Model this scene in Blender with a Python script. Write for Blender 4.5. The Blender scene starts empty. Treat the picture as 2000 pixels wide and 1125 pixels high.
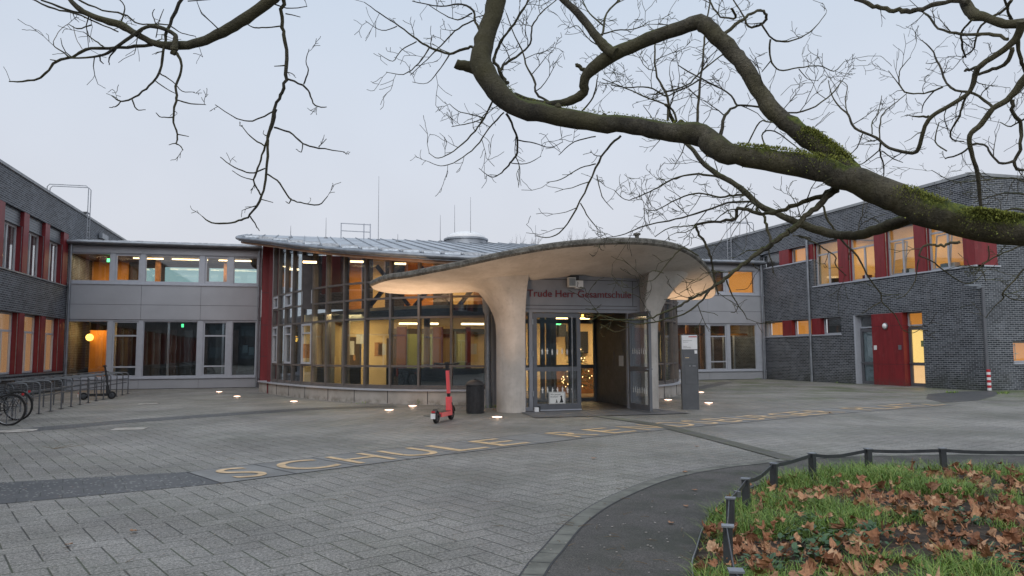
import bpy, math, random
from mathutils import Vector, Matrix
R = random.Random(7)
col = bpy.context.scene.collection
PI = math.pi
rad = math.radians

# ------------------------------------------------------------------ camera
FPX, EYE = 1475.0, 1.55
CAM_M = (Matrix.Rotation(-rad(15.35), 3, 'Z') @ Matrix.Rotation(PI/2 + rad(4.9), 3, 'X') @ Matrix.Rotation(-0.005, 3, 'Z'))
CAM_C = Vector((0, 0, EYE))
def ray(x, y): return CAM_M @ Vector(((x-1000)/FPX, -(y-562.5)/FPX, -1.0))
def G(x, y, z=0.0):                       # where the sight line through a photo point meets the level z
    r = ray(x, y); return CAM_C + r*((z-EYE)/r.z)
def PX(x, y, X): r = ray(x, y); return CAM_C + r*(X/r.x)
def PY(x, y, Y): r = ray(x, y); return CAM_C + r*(Y/r.y)
def PD(x, y, d): return CAM_C + ray(x, y)*d

# ------------------------------------------------------------------ mesh builder
class MB:
    def __init__(s): s.v = []; s.f = []; s.smooth = False
    def add(s, vs, fs):
        o = len(s.v); s.v += [tuple(p) for p in vs]; s.f += [tuple(i+o for i in f) for f in fs]; return s
    def box(s, x0, x1, y0, y1, z0, z1):
        return s.add([(x0,y0,z0),(x1,y0,z0),(x1,y1,z0),(x0,y1,z0),(x0,y0,z1),(x1,y0,z1),(x1,y1,z1),(x0,y1,z1)],
              [(0,3,2,1),(4,5,6,7),(0,1,5,4),(1,2,6,5),(2,3,7,6),(3,0,4,7)])
    def pbox(s, pl, u0, u1, z0, z1, n0, n1):   # box in a wall's own axes: along, up, outward
        ox, oy, ux, uy, nx, ny = pl
        def P(u, n, z): return (ox+ux*u+nx*n, oy+uy*u+ny*n, z)
        return s.add([P(u0,n0,z0),P(u1,n0,z0),P(u1,n1,z0),P(u0,n1,z0),P(u0,n0,z1),P(u1,n0,z1),P(u1,n1,z1),P(u0,n1,z1)],
              [(0,3,2,1),(4,5,6,7),(0,1,5,4),(1,2,6,5),(2,3,7,6),(3,0,4,7)])
    def bar(s, p, q, w, h=None, up=(0,0,1)):
        h = h or w; p = Vector(p); q = Vector(q); d = (q-p).normalized(); up = Vector(up)
        if abs(d.dot(up)) > .98: up = Vector((1,0,0))
        a = d.cross(up).normalized(); b = a.cross(d)
        vs = [c + a*(i*w/2) + b*(j*h/2) for c in (p, q) for i, j in ((-1,-1),(1,-1),(1,1),(-1,1))]
        return s.add(vs, [(0,1,2,3),(7,6,5,4),(0,4,5,1),(1,5,6,2),(2,6,7,3),(3,7,4,0)])
    def tube(s, pts, rs, n=8, caps=True):
        pts = [Vector(p) for p in pts]
        if not hasattr(rs, '__len__'): rs = [rs]*len(pts)
        o = len(s.v); prev = None
        for i, p in enumerate(pts):
            d = (pts[min(i+1, len(pts)-1)] - pts[max(i-1, 0)])
            d = d.normalized() if d.length > 1e-9 else Vector((0,0,1))
            if prev is None:
                a = d.cross(Vector((0,0,1)) if abs(d.z) < .95 else Vector((1,0,0))).normalized()
            else:
                a = prev - d*prev.dot(d); a = a.normalized() if a.length > 1e-6 else d.orthogonal().normalized()
            prev = a; b = d.cross(a)
            for k in range(n):
                t = 2*PI*k/n; s.v.append(tuple(p + (a*math.cos(t)+b*math.sin(t))*rs[i]))
        for i in range(len(pts)-1):
            for k in range(n):
                k2 = (k+1) % n; s.f.append((o+i*n+k, o+i*n+k2, o+(i+1)*n+k2, o+(i+1)*n+k))
        if caps:
            s.f.append(tuple(o+k for k in reversed(range(n)))); s.f.append(tuple(o+(len(pts)-1)*n+k for k in range(n)))
        return s
    def lathe(s, c, prof, n=24, axis='Z'):
        o = len(s.v)
        for r, h in prof:
            for k in range(n):
                t = 2*PI*k/n; x, y = r*math.cos(t), r*math.sin(t)
                p = (x, y, h) if axis == 'Z' else ((h, x, y) if axis == 'X' else (x, h, y))
                s.v.append((c[0]+p[0], c[1]+p[1], c[2]+p[2]))
        for i in range(len(prof)-1):
            for k in range(n):
                k2 = (k+1) % n; s.f.append((o+i*n+k, o+i*n+k2, o+(i+1)*n+k2, o+(i+1)*n+k))
        s.f.append(tuple(o+k for k in reversed(range(n)))); s.f.append(tuple(o+(len(prof)-1)*n+k for k in range(n)))
        return s
    def prism(s, poly, z0, z1):
        n = len(poly); area = sum(poly[i][0]*poly[(i+1)%n][1]-poly[(i+1)%n][0]*poly[i][1] for i in range(n))
        if area < 0: poly = poly[::-1]
        f0 = (lambda x, y: z0) if not callable(z0) else z0
        f1 = (lambda x, y: z1) if not callable(z1) else z1
        vs = [(x,y,f0(x,y)) for x,y in poly] + [(x,y,f1(x,y)) for x,y in poly]
        fs = [tuple(reversed(range(n))), tuple(range(n, 2*n))] + [(i,(i+1)%n,n+(i+1)%n,n+i) for i in range(n)]
        return s.add(vs, fs)
    def wall(s, pl, u0, u1, z0, z1, holes, n0, n1):   # slab with rectangular openings, clean faces only
        us = sorted({u0, u1, *[max(u0, min(u1, h[k])) for h in holes for k in (0,1)]})
        zs = sorted({z0, z1, *[max(z0, min(z1, h[k])) for h in holes for k in (2,3)]})
        ox, oy, ux, uy, nx, ny = pl
        def P(u, n, z): return (ox+ux*u+nx*n, oy+uy*u+ny*n, z)
        def solid(i, j):
            if i < 0 or j < 0 or i >= len(us)-1 or j >= len(zs)-1: return False
            cu, cz = (us[i]+us[i+1])/2, (zs[j]+zs[j+1])/2
            return not any(h[0] < cu < h[1] and h[2] < cz < h[3] for h in holes)
        for i in range(len(us)-1):
            for j in range(len(zs)-1):
                if not solid(i, j): continue
                a, b, c, d = us[i], us[i+1], zs[j], zs[j+1]
                s.add([P(a,n1,c),P(b,n1,c),P(b,n1,d),P(a,n1,d)], [(0,1,2,3)])
                s.add([P(a,n0,c),P(b,n0,c),P(b,n0,d),P(a,n0,d)], [(3,2,1,0)])
                if not solid(i-1, j): s.add([P(a,n0,c),P(a,n1,c),P(a,n1,d),P(a,n0,d)], [(0,1,2,3)])
                if not solid(i+1, j): s.add([P(b,n0,c),P(b,n1,c),P(b,n1,d),P(b,n0,d)], [(3,2,1,0)])
                if not solid(i, j-1): s.add([P(a,n0,c),P(b,n0,c),P(b,n1,c),P(a,n1,c)], [(3,2,1,0)])
                if not solid(i, j+1): s.add([P(a,n0,d),P(b,n0,d),P(b,n1,d),P(a,n1,d)], [(0,1,2,3)])
        return s
    def build(s, name, mat, parent=None, loc=None, smooth=False, mats=None, fix=True):
        me = bpy.data.meshes.new(name)
        o = bpy.data.objects.new(name, me); col.objects.link(o)
        off = Vector(loc) if loc is not None else (wloc(parent) if parent else Vector((0,0,0)))
        me.from_pydata([(x-off.x, y-off.y, z-off.z) for x, y, z in s.v], [], s.f)
        me.materials.append(mat)
        for m in mats or []: me.materials.append(m)
        if fix and len(s.f) < 60000:
            import bmesh
            bm = bmesh.new(); bm.from_mesh(me); bmesh.ops.recalc_face_normals(bm, faces=bm.faces); bm.to_mesh(me); bm.free()
        if smooth or s.smooth:
            me.polygons.foreach_set('use_smooth', [True]*len(me.polygons))
            try: me.set_sharp_from_angle(angle=rad(40))
            except Exception: pass
        if parent:
            o.parent = parent; o.location = off - wloc(parent)
        elif loc is not None: o.location = off
        return o
def wloc(o):
    v = Vector(o.location); p = o.parent
    while p: v += Vector(p.location); p = p.parent
    return v
def tag(o, label=None, cat=None, group=None, kind=None):
    for k, v in (('label', label), ('category', cat), ('group', group), ('kind', kind)):
        if v: o[k] = v
    return o
def thing(name, label, cat, loc=(0,0,0), rz=0, group=None):
    o = bpy.data.objects.new(name, None); col.objects.link(o); o.location = loc; o.rotation_euler = (0,0,rz)
    o.empty_display_size = .2
    return tag(o, label, cat, group)
def dup(root, loc=None, rz=None, label=None, group=None):
    r = root.copy(); col.objects.link(r)
    if loc is not None: r.location = loc
    if rz is not None: r.rotation_euler = (0,0,rz)
    if label: r['label'] = label
    if group: r['group'] = group
    for ch in list(root.children):
        c = ch.copy(); col.objects.link(c); c.parent = r
        for g in list(ch.children):
            d = g.copy(); col.objects.link(d); d.parent = c
    return r
def dup_part(part, parent, shift):
    c = part.copy(); col.objects.link(c); c.parent = parent; c.location = Vector(part.location) + Vector(shift)
    for g in list(part.children):
        d = g.copy(); col.objects.link(d); d.parent = c
    return c
def text_geo(txt, size=1.0, extrude=.002, align='LEFT'):
    cu = bpy.data.curves.new('t', 'FONT'); cu.body = txt; cu.size = size; cu.extrude = extrude; cu.align_x = align
    o = bpy.data.objects.new('t', cu); col.objects.link(o)
    dg = bpy.context.evaluated_depsgraph_get(); dg.update(); me = o.evaluated_get(dg).to_mesh()
    vs = [tuple(v.co) for v in me.vertices]; fs = [tuple(p.vertices) for p in me.polygons]
    o.evaluated_get(dg).to_mesh_clear(); bpy.data.objects.remove(o); bpy.data.curves.remove(cu)
    return vs, fs
def spline(pts, n=8):
    out = []; P = [tuple(map(float, p)) for p in pts]
    for i in range(len(P)-1):
        p0 = P[max(i-1,0)]; p1 = P[i]; p2 = P[i+1]; p3 = P[min(i+2,len(P)-1)]
        for k in range(n):
            t = k/n
            out.append(tuple(.5*((2*b)+(-a+c)*t+(2*a-5*b+4*c-d)*t*t+(-a+3*b-3*c+d)*t**3) for a,b,c,d in zip(p0,p1,p2,p3)))
    out.append(P[-1]); return out
def vnoise(x, y, s=0):
    def h(i, j): return (math.sin(i*127.1+j*311.7+s*74.7)*43758.5453) % 1.0
    i, j = math.floor(x), math.floor(y); fx, fy = x-i, y-j
    fx, fy = fx*fx*(3-2*fx), fy*fy*(3-2*fy)
    return (h(i,j)*(1-fx)+h(i+1,j)*fx)*(1-fy)+(h(i,j+1)*(1-fx)+h(i+1,j+1)*fx)*fy

# ------------------------------------------------------------------ materials
class NT:
    def __init__(s, m): s.nt = m.node_tree; s.n = s.nt.nodes; s.l = s.nt.links
    def new(s, t, **k):
        n = s.n.new(t)
        for a, b in k.items(): setattr(n, a, b)
        return n
    def link(s, a, b): s.l.new(a, b)
    def math(s, op, a, b=None, c=None, clamp=False):
        n = s.new('ShaderNodeMath', operation=op); n.use_clamp = clamp
        for i, v in enumerate((a, b, c)):
            if v is None: continue
            if isinstance(v, (int, float)): n.inputs[i].default_value = v
            else: s.link(v, n.inputs[i])
        return n.outputs[0]
    def mix(s, f, a, b, blend='MIX'):
        n = s.new('ShaderNodeMix', data_type='RGBA', blend_type=blend)
        for sock, v in ((n.inputs[0], f), (n.inputs[6], a), (n.inputs[7], b)):
            if isinstance(v, (int, float)): sock.default_value = v
            elif isinstance(v, tuple): sock.default_value = (*v[:3], 1)
            else: s.link(v, sock)
        return n.outputs[2]
    def noise(s, scale, detail=3, rough=.55, vec=None, out=0):
        n = s.new('ShaderNodeTexNoise'); n.inputs['Scale'].default_value = scale
        n.inputs['Detail'].default_value = detail; n.inputs['Roughness'].default_value = rough
        s.link(vec if vec is not None else s.pos(), n.inputs['Vector']); return n.outputs[out]
    def pos(s):
        if not hasattr(s, '_p'): s._p = s.new('ShaderNodeNewGeometry').outputs['Position']
        return s._p
    def objc(s): return s.new('ShaderNodeTexCoord').outputs['Object']
    def ramp(s, f, lo, hi, a=0.0, b=1.0):
        n = s.new('ShaderNodeMapRange'); n.interpolation_type = 'SMOOTHSTEP'
        for i, v in enumerate((lo, hi, a, b)): n.inputs[i+1].default_value = v
        s.link(f, n.inputs[0]); return n.outputs[0]
    def xyz(s, v=None):
        n = s.new('ShaderNodeSeparateXYZ'); s.link(v if v is not None else s.pos(), n.inputs[0]); return n.outputs
    def comb(s, x, y, z):
        n = s.new('ShaderNodeCombineXYZ')
        for i, v in enumerate((x, y, z)):
            if isinstance(v, (int, float)): n.inputs[i].default_value = v
            else: s.link(v, n.inputs[i])
        return n.outputs[0]
def mat(name, color=(.5,.5,.5), rough=.6, metal=0, spec=.5, var=0, vs=3.0, bump=0, bs=30, fn=None):
    m = bpy.data.materials.new(name); m.use_nodes = True; t = NT(m); b = t.n['Principled BSDF']
    b.inputs['Base Color'].default_value = (*color, 1); b.inputs['Roughness'].default_value = rough
    b.inputs['Metallic'].default_value = metal; b.inputs['Specular IOR Level'].default_value = spec
    if var:
        n1 = t.noise(vs, 5, .6); c = t.mix(t.ramp(n1, .3, .7), tuple(x*(1-var) for x in color), tuple(min(1, x*(1+var)) for x in color))
        t.link(c, b.inputs['Base Color'])
        t.link(t.ramp(t.noise(vs*2.3, 4), .2, .8, max(0,rough-.1), min(1,rough+.1)), b.inputs['Roughness'])
    if bump:
        bn = t.new('ShaderNodeBump'); bn.inputs['Strength'].default_value = bump; bn.inputs['Distance'].default_value = .01
        t.link(t.noise(bs, 4), bn.inputs['Height']); t.link(bn.outputs[0], b.inputs['Normal'])
    if fn: fn(t, b)
    return m
def emis(name, color, strength):
    m = bpy.data.materials.new(name); m.use_nodes = True; b = m.node_tree.nodes['Principled BSDF']
    b.inputs['Base Color'].default_value = (*[x*.6 for x in color], 1)
    b.inputs['Emission Color'].default_value = (*color, 1); b.inputs['Emission Strength'].default_value = strength
    return m
def glass(name, tint=(.82,.86,.86), refl=1.0, ior=1.7):
    m = bpy.data.materials.new(name); m.use_nodes = True; t = NT(m); t.n.remove(t.n['Principled BSDF'])
    tr = t.new('ShaderNodeBsdfTransparent'); tr.inputs[0].default_value = (*tint, 1)
    gl = t.new('ShaderNodeBsdfGlossy'); gl.inputs['Roughness'].default_value = .0; gl.inputs[0].default_value = (.95,.97,1,1)
    gg = t.new('ShaderNodeNewGeometry'); dt = t.new('ShaderNodeVectorMath', operation='DOT_PRODUCT')
    t.link(gg.outputs['Incoming'], dt.inputs[0]); t.link(gg.outputs['Normal'], dt.inputs[1])
    r0 = ((ior-1)/(ior+1))**2
    fr = t.math('MULTIPLY_ADD', t.math('POWER', t.math('SUBTRACT', 1, t.math('ABSOLUTE', dt.outputs['Value']), clamp=True), 5), 1-r0, r0)
    # slightly wavy panes
    bn = t.new('ShaderNodeBump'); bn.inputs['Strength'].default_value = .05; bn.inputs['Distance'].default_value = .02
    t.link(t.noise(.9, 2), bn.inputs['Height']); t.link(bn.outputs[0], gl.inputs['Normal'])
    mx = t.new('ShaderNodeMixShader')
    t.link(t.math('MULTIPLY', fr, refl), mx.inputs[0])
    t.link(tr.outputs[0], mx.inputs[1]); t.link(gl.outputs[0], mx.inputs[2])
    t.link(mx.outputs[0], t.n['Material Output'].inputs[0]); return m

def f_brick(t, b):
    x, y, z = t.xyz(); u = t.math('ADD', x, y)
    v = t.comb(u, z, 0)
    br = t.new('ShaderNodeTexBrick'); t.link(v, br.inputs['Vector'])
    br.offset = .5; br.inputs['Scale'].default_value = 1; br.inputs['Brick Width'].default_value = .25
    br.inputs['Row Height'].default_value = .079; br.inputs['Mortar Size'].default_value = .0085
    br.inputs['Mortar Smooth'].default_value = .15
    br.inputs['Color1'].default_value = (.020,.025,.034,1); br.inputs['Color2'].default_value = (.098,.108,.128,1)
    br.inputs['Mortar'].default_value = (.33,.34,.36,1); br.inputs['Bias'].default_value = -.1
    n2 = t.ramp(t.noise(1.2, 5), .3, .7, .82, 1.15)
    c = t.mix(1.0, br.outputs['Color'], t.comb(n2, n2, n2), 'MULTIPLY')
    st = t.ramp(t.noise(.35, 4, .7, t.comb(t.math('MULTIPLY', u, 3), z, 0)), .55, .75)
    c = t.mix(t.math('MULTIPLY', st, .38), c, (.21,.21,.21)); c = t.mix(t.math('MULTIPLY', t.math('MULTIPLY', t.ramp(z, .9, .0), t.ramp(t.noise(1.1, 5, .7), .35, .6)), .55), c, (.035,.04,.028))
    t.link(c, b.inputs['Base Color'])
    bn = t.new('ShaderNodeBump'); bn.inputs['Strength'].default_value = .6; bn.inputs['Distance'].default_value = .01; bn.invert = True
    t.link(br.outputs['Fac'], bn.inputs['Height']); t.link(bn.outputs[0], b.inputs['Normal'])
M = {}
M['brick'] = mat('brick', rough=.65, fn=f_brick)

def f_paving(t, b):
    a = rad(23); x, y, z = t.xyz(); S = 1/.212
    wx = t.noise(1.1, 2, .5, out=0)
    wob = t.math('MULTIPLY', t.math('SUBTRACT', wx, .5), .05)
    px = t.math('ADD', t.math('MULTIPLY', t.math('ADD', t.math('MULTIPLY', x, math.cos(a)), t.math('MULTIPLY', y, math.sin(a))), S), wob)
    py = t.math('ADD', t.math('MULTIPLY', t.math('SUBTRACT', t.math('MULTIPLY', y, math.cos(a)), t.math('MULTIPLY', x, math.sin(a))), S), wob)
    i = t.math('FLOOR', px); j = t.math('FLOOR', py); fx = t.math('FRACT', px); fy = t.math('FRACT', py)
    k = t.math('FLOORED_MODULO', t.math('SUBTRACT', i, j), 4.0)
    def eq(v): return t.math('COMPARE', k, float(v), .25)
    def dist(d, skip): return t.math('ADD', d, eq(skip))       # joints missing on the inner side of each two-cell stone
    dl = dist(fx, 1); dr = dist(t.math('SUBTRACT', 1, fx), 0); db = dist(fy, 2); dt = dist(t.math('SUBTRACT', 1, fy), 3)
    dmx = t.math('MINIMUM', dl, dr); dmy = t.math('MINIMUM', db, dt)
    bi = t.math('SUBTRACT', i, eq(1)); bj = t.math('SUBTRACT', j, eq(2))
    wn = t.new('ShaderNodeTexWhiteNoise', noise_dimensions='3D'); t.link(t.comb(bi, bj, 0), wn.inputs['Vector'])
    r = wn.outputs['Value']
    jx = t.math('SUBTRACT', 1, t.ramp(dmx, .016, .040)); jy = t.math('SUBTRACT', 1, t.ramp(dmy, .012, .034))
    joint = t.math('MAXIMUM', jx, t.math('MULTIPLY', jy, .92))
    sp = t.noise(42, 5, .85); sp2 = t.noise(110, 2, .8)
    base = t.mix(r, (.106,.102,.093), (.176,.168,.155))
    base = t.mix(t.ramp(sp, .38, .64), t.mix(.68, base, (.03,.029,.027)), t.mix(.52, base, (.56,.53,.49)))
    base = t.mix(t.math('MULTIPLY', t.ramp(sp2, .54, .68), .55), base, (.52,.48,.44))
    big = t.ramp(t.noise(.4, 7, .68), .32, .68, .70, 1.22)
    base = t.mix(1.0, base, t.comb(big, big, big), 'MULTIPLY')
    # algae in damp corners: near the right hand wing, round the bicycle stands and in the near left
    gm = t.math('MULTIPLY', t.ramp(x, 11, 20), t.ramp(y, 13, 26))
    gm2 = t.math('MULTIPLY', t.ramp(x, -2, -7), t.ramp(y, 26, 8))
    gn = t.ramp(t.noise(.45, 5, .65), .42, .68)
    g = t.math('MULTIPLY', t.math('MAXIMUM', t.math('ADD', t.math('MULTIPLY', gm, .75), .16), t.math('MULTIPLY', gm2, .45)), gn)
    base = t.mix(g, base, (.085,.105,.045))
    # strong moss where wall meets paving on the right
    m3 = t.math('MULTIPLY', t.math('MULTIPLY', t.ramp(x, 20.5, 25.5), t.ramp(y, 27, 20)), t.ramp(t.noise(1.6, 5, .7), .40, .56))
    base = t.mix(t.math('MULTIPLY', m3, .75), base, (.085,.125,.020))
    jc = t.mix(t.ramp(t.noise(.6, 4), .38, .62), (.028,.027,.024), (.045,.062,.022))
    c = t.mix(t.math('MULTIPLY', joint, .86), base, jc); t.link(c, b.inputs['Base Color'])
    wet = t.ramp(t.noise(.5, 4, .6), .35, .7, .50, .8); t.link(wet, b.inputs['Roughness'])
    bn = t.new('ShaderNodeBump'); bn.inputs['Strength'].default_value = .8; bn.inputs['Distance'].default_value = .008
    h = t.math('ADD', t.math('MULTIPLY', joint, -1.0), t.math('ADD', t.math('MULTIPLY', sp, .35), t.math('MULTIPLY', r, .35)))
    t.link(h, bn.inputs['Height']); t.link(bn.outputs[0], b.inputs['Normal'])
M['paving'] = mat('paving', rough=.7, fn=f_paving)

def f_darkpave(t, b):
    sp = t.noise(60, 3, .8); v = t.noise(.8, 4)
    base = t.mix(t.ramp(v, .3, .7), (.048,.050,.054), (.075,.075,.078))
    vo = t.new('ShaderNodeTexVoronoi'); vo.inputs['Scale'].default_value = 15; t.link(t.pos(), vo.inputs['Vector'])
    c = t.mix(t.math('SUBTRACT', 1, t.ramp(vo.outputs['Distance'], .14, .26)), base, (.30,.30,.28))
    c = t.mix(t.math('MULTIPLY', t.ramp(sp, .5, .7), .25), c, (.22,.22,.22))
    br = t.new('ShaderNodeTexBrick'); br.inputs['Scale'].default_value = 1; br.inputs['Brick Width'].default_value = .42; br.inputs['Row Height'].default_value = .31
    br.inputs['Mortar Size'].default_value = .006
    x, y, z = t.xyz(); a = rad(15)
    t.link(t.comb(t.math('ADD', t.math('MULTIPLY', x, math.cos(a)), t.math('MULTIPLY', y, math.sin(a))), t.math('SUBTRACT', t.math('MULTIPLY', y, math.cos(a)), t.math('MULTIPLY', x, math.sin(a))), 0), br.inputs['Vector'])
    c = t.mix(br.outputs['Fac'], c, (.02,.022,.016)); t.link(c, b.inputs['Base Color'])
M['dark_pavers'] = mat('dark_pavers', rough=.55, fn=f_darkpave)
def f_drain(t, b):
    c = t.mix(t.ramp(t.noise(3, 4), .35, .65), (.165,.16,.145), (.14,.145,.10)); t.link(c, b.inputs['Base Color'])
M['grate'] = mat('grate', rough=.7, fn=f_drain)
M['slab'] = mat('slab', (.185,.183,.178), .55, var=.18, vs=1.7, bump=.25, bs=140)
M['slab_mat'] = mat('entrance_slab', (.115,.115,.12), .6, var=.2, vs=2, bump=.2, bs=120)
M['letter'] = mat('letter_inlay', (.56,.395,.225), .5, var=.25, vs=6, bump=.2, bs=90)
def f_asphalt(t, b):
    sp = t.noise(90, 4, .85); v = t.noise(1.4, 6, .7)
    base = t.mix(t.ramp(v, .3, .7), (.052,.045,.041), (.095,.084,.077))
    c = t.mix(t.ramp(sp, .4, .7), t.mix(.6, base, (.015,.014,.013)), t.mix(.4, base, (.3,.28,.26)))
    g = t.ramp(t.noise(1.3, 5, .7), .42, .62); x, y, z = t.xyz()
    edge = t.math('MULTIPLY', g, t.ramp(t.math('ADD', y, t.math('MULTIPLY', x, -1.7)), 3.3, .2)); c = t.mix(t.math('MULTIPLY', edge, .75), c, (.026,.031,.018)); c = t.mix(t.math('MULTIPLY', t.ramp(t.noise(3.1, 6, .75), .60, .74), .35), c, (.17,.16,.15))
    t.link(c, b.inputs['Base Color'])
    bn = t.new('ShaderNodeBump'); bn.inputs['Strength'].default_value = .6; bn.inputs['Distance'].default_value = .004
    t.link(sp, bn.inputs['Height']); t.link(bn.outputs[0], b.inputs['Normal'])
M['asphalt'] = mat('asphalt', rough=.75, fn=f_asphalt)
M['soil'] = mat('soil', (.045,.032,.022), .95, var=.5, vs=9, bump=1, bs=40)
M['kerb'] = mat('kerb_stone', (.15,.15,.13), .8, var=.3, vs=3, bump=.6, bs=90)

def f_conc(t, b):
    x, y, z = t.xyz(); n1 = t.noise(1.4, 6, .6); n2 = t.noise(9, 4, .6)
    c = t.mix(t.ramp(n1, .3, .7), (.42,.385,.35), (.54,.505,.47))
    c = t.mix(t.math('MULTIPLY', t.ramp(n2, .5, .75), .3), c, (.27,.25,.23))
    st = t.noise(2.2, 4, .7, t.comb(t.math('MULTIPLY', x, 5), t.math('MULTIPLY', y, 5), t.math('MULTIPLY', z, .5)))
    c = t.mix(t.math('MULTIPLY', t.ramp(st, .5, .78), .28), c, (.22,.205,.185)); t.link(c, b.inputs['Base Color'])
    bn = t.new('ShaderNodeBump'); bn.inputs['Strength'].default_value = .25; bn.inputs['Distance'].default_value = .01
    t.link(t.math('ADD', n2, t.math('MULTIPLY', n1, 2)), bn.inputs['Height']); t.link(bn.outputs[0], b.inputs['Normal'])
M['concrete'] = mat('concrete', rough=.8, fn=f_conc)
def f_conct(t, b):
    n1 = t.noise(5, 6, .7); n2 = t.noise(22, 4, .7)
    c = t.mix(t.ramp(n1, .35, .65), (.055,.05,.042), (.16,.15,.13)); c = t.mix(t.math('MULTIPLY', t.ramp(n2, .5, .7), .5), c, (.30,.28,.25))
    t.link(c, b.inputs['Base Color'])
    bn = t.new('ShaderNodeBump'); bn.inputs['Strength'].default_value = .8; bn.inputs['Distance'].default_value = .02
    t.link(n2, bn.inputs['Height']); t.link(bn.outputs[0], b.inputs['Normal'])
M['concrete_weathered'] = mat('concrete_weathered', rough=.9, fn=f_conct)
def f_plinth(t, b):
    x, y, z = t.xyz(); n1 = t.noise(1.6, 5, .6)
    c = t.mix(t.ramp(n1, .3, .7), (.36,.33,.30), (.47,.44,.41))
    d = t.math('MULTIPLY', t.ramp(t.noise(3.5, 5, .7), .42, .65), t.ramp(z, .22, .0)); c = t.mix(t.math('MULTIPLY', d, .7), c, (.13,.12,.09))
    t.link(c, b.inputs['Base Color'])
M['plinth'] = mat('plinth', rough=.8, fn=f_plinth)

def f_red(t, b):
    x, y, z = t.xyz(); st = t.noise(1.5, 5, .7, t.comb(t.math('MULTIPLY', x, 4), t.math('MULTIPLY', y, 4), t.math('MULTIPLY', z, .6)))
    c = t.mix(t.ramp(st, .35, .7), (.235,.021,.026), (.165,.016,.020)); c = t.mix(t.math('MULTIPLY', t.ramp(t.noise(2.5, 6, .7), .55, .72), .25), c, (.26,.11,.10))
    c = t.mix(t.math('MULTIPLY', t.math('MULTIPLY', t.ramp(z, .45, .0), t.ramp(t.noise(6, 4), .3, .6)), .5), c, (.09,.06,.05)); t.link(c, b.inputs['Base Color'])
M['red'] = mat('red_panel', rough=.5, fn=f_red)
M['red_dark'] = mat('red_reveal', (.14,.014,.018), .5, var=.1)
M['panel'] = mat('grey_cladding', (.36,.37,.40), .5, var=.06, vs=.8, bump=.05, bs=60)
M['panel_line'] = mat('cladding_joint', (.05,.05,.055), .8)
M['frame'] = mat('light_grey_frame', (.42,.44,.49), .4, var=.05, vs=5)
M['white_frame'] = mat('white_frame', (.62,.62,.64), .35, var=.05, vs=5)
M['frame_warm'] = mat('curtain_wall_frame', (.165,.150,.145), .4, metal=.3, var=.12, vs=3)
M['door_frame'] = mat('grey_door_frame', (.125,.13,.145), .4, metal=.2, var=.1, vs=3)
M['dark_panel'] = mat('entrance_panel', (.235,.24,.265), .45, var=.08, vs=2)
M['zinc'] = mat('zinc', (.26,.28,.31), .42, metal=.55, var=.2, vs=2.5)
M['zinc_roof'] = mat('zinc_roof', (.36,.385,.42), .42, metal=.45, var=.25, vs=1.3)
M['coping'] = mat('coping_metal', (.30,.31,.32), .5, metal=.4, var=.15, vs=1.5)
M['steel'] = mat('galvanised_steel', (.30,.31,.33), .38, metal=.8, var=.2, vs=9)
M['steel_dark'] = mat('dark_steel', (.075,.08,.09), .45, metal=.5, var=.15, vs=6)
M['black'] = mat('black_plastic', (.016,.016,.018), .45, var=.2, vs=20)
M['rubber'] = mat('rubber', (.014,.014,.015), .8, bump=.3, bs=200)
M['coral'] = mat('coral_paint', (.85,.115,.125), .35, var=.05, vs=10)
M['white'] = mat('white_plastic', (.75,.75,.76), .4, var=.04, vs=8)
M['bin'] = mat('bin_metal', (.045,.047,.052), .45, metal=.4, var=.2, vs=12)
M['blue_grey'] = mat('obscured_glass', (.19,.25,.28), .12, var=.15, vs=2.5)
M['louvre'] = mat('louvre_blind', (.17,.19,.21), .4, metal=.4)
M['cream'] = mat('cream_wall', (.80,.60,.32), .8, var=.06, vs=1)
M['orange_wall'] = mat('orange_wall', (.70,.30,.06), .75, var=.08, vs=1)
M['wood'] = mat('wood', (.42,.19,.07), .5, var=.25, vs=4)
M['wood_dark'] = mat('dark_wood', (.05,.045,.05), .6, var=.2)
M['guard'] = mat('snow_guard_metal', (.50,.52,.55), .4, metal=.2, var=.3, vs=8)
M['soffit'] = mat('soffit_wood', (.40,.235,.15), .6, var=.15, vs=3)
M['floor_in'] = mat('inside_floor', (.16,.12,.08), .35, var=.1)
M['ceiling_in'] = mat('inside_ceiling', (.55,.45,.33), .8, var=.04)
M['dark_in'] = mat('dim_wall', (.10,.105,.11), .7, var=.2, vs=1.2)
M['brown_in'] = mat('brown_screen', (.085,.06,.05), .6, var=.3, vs=2)
M['green_in'] = mat('pale_green_cabinet', (.40,.46,.22), .5, var=.06)
M['curtain_red'] = mat('burgundy_curtain', (.10,.022,.028), .85, var=.3, vs=9)
M['curtain_grey'] = mat('grey_curtain', (.115,.095,.10), .9, var=.25, vs=12)
M['paper'] = mat('paper', (.68,.68,.66), .7)
M['gunmetal'] = mat('gunmetal', (.115,.12,.13), .45, metal=.3, var=.1)
M['redwhite_red'] = mat('signal_red', (.45,.02,.03), .4)
M['letter_red'] = mat('sign_letter_red', (.17,.012,.018), .4)
M['glass'] = glass('window_glass', (.92,.94,.94), 1.0, 1.8)
M['glass_hall'] = glass('hall_glass', (.78,.83,.85), 1.0, 2.15)
M['glass_teal'] = glass('tinted_glass', (.68,.83,.81), .8)
M['glass_dim'] = glass('dim_glass', (.80,.84,.85), 1.25)
M['lamp_strip'] = emis('strip_lamp', (1,.70,.36), 5)
M['lamp_white'] = emis('ground_lamp', (1,.66,.50), 4)
M['lamp_globe'] = emis('globe_lamp', (1,.55,.10), 4)
M['exit_green'] = emis('exit_sign_green', (.10,.9,.32), 2.2)
M['fairy'] = emis('fairy_light', (1,.62,.25), 9)
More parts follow.
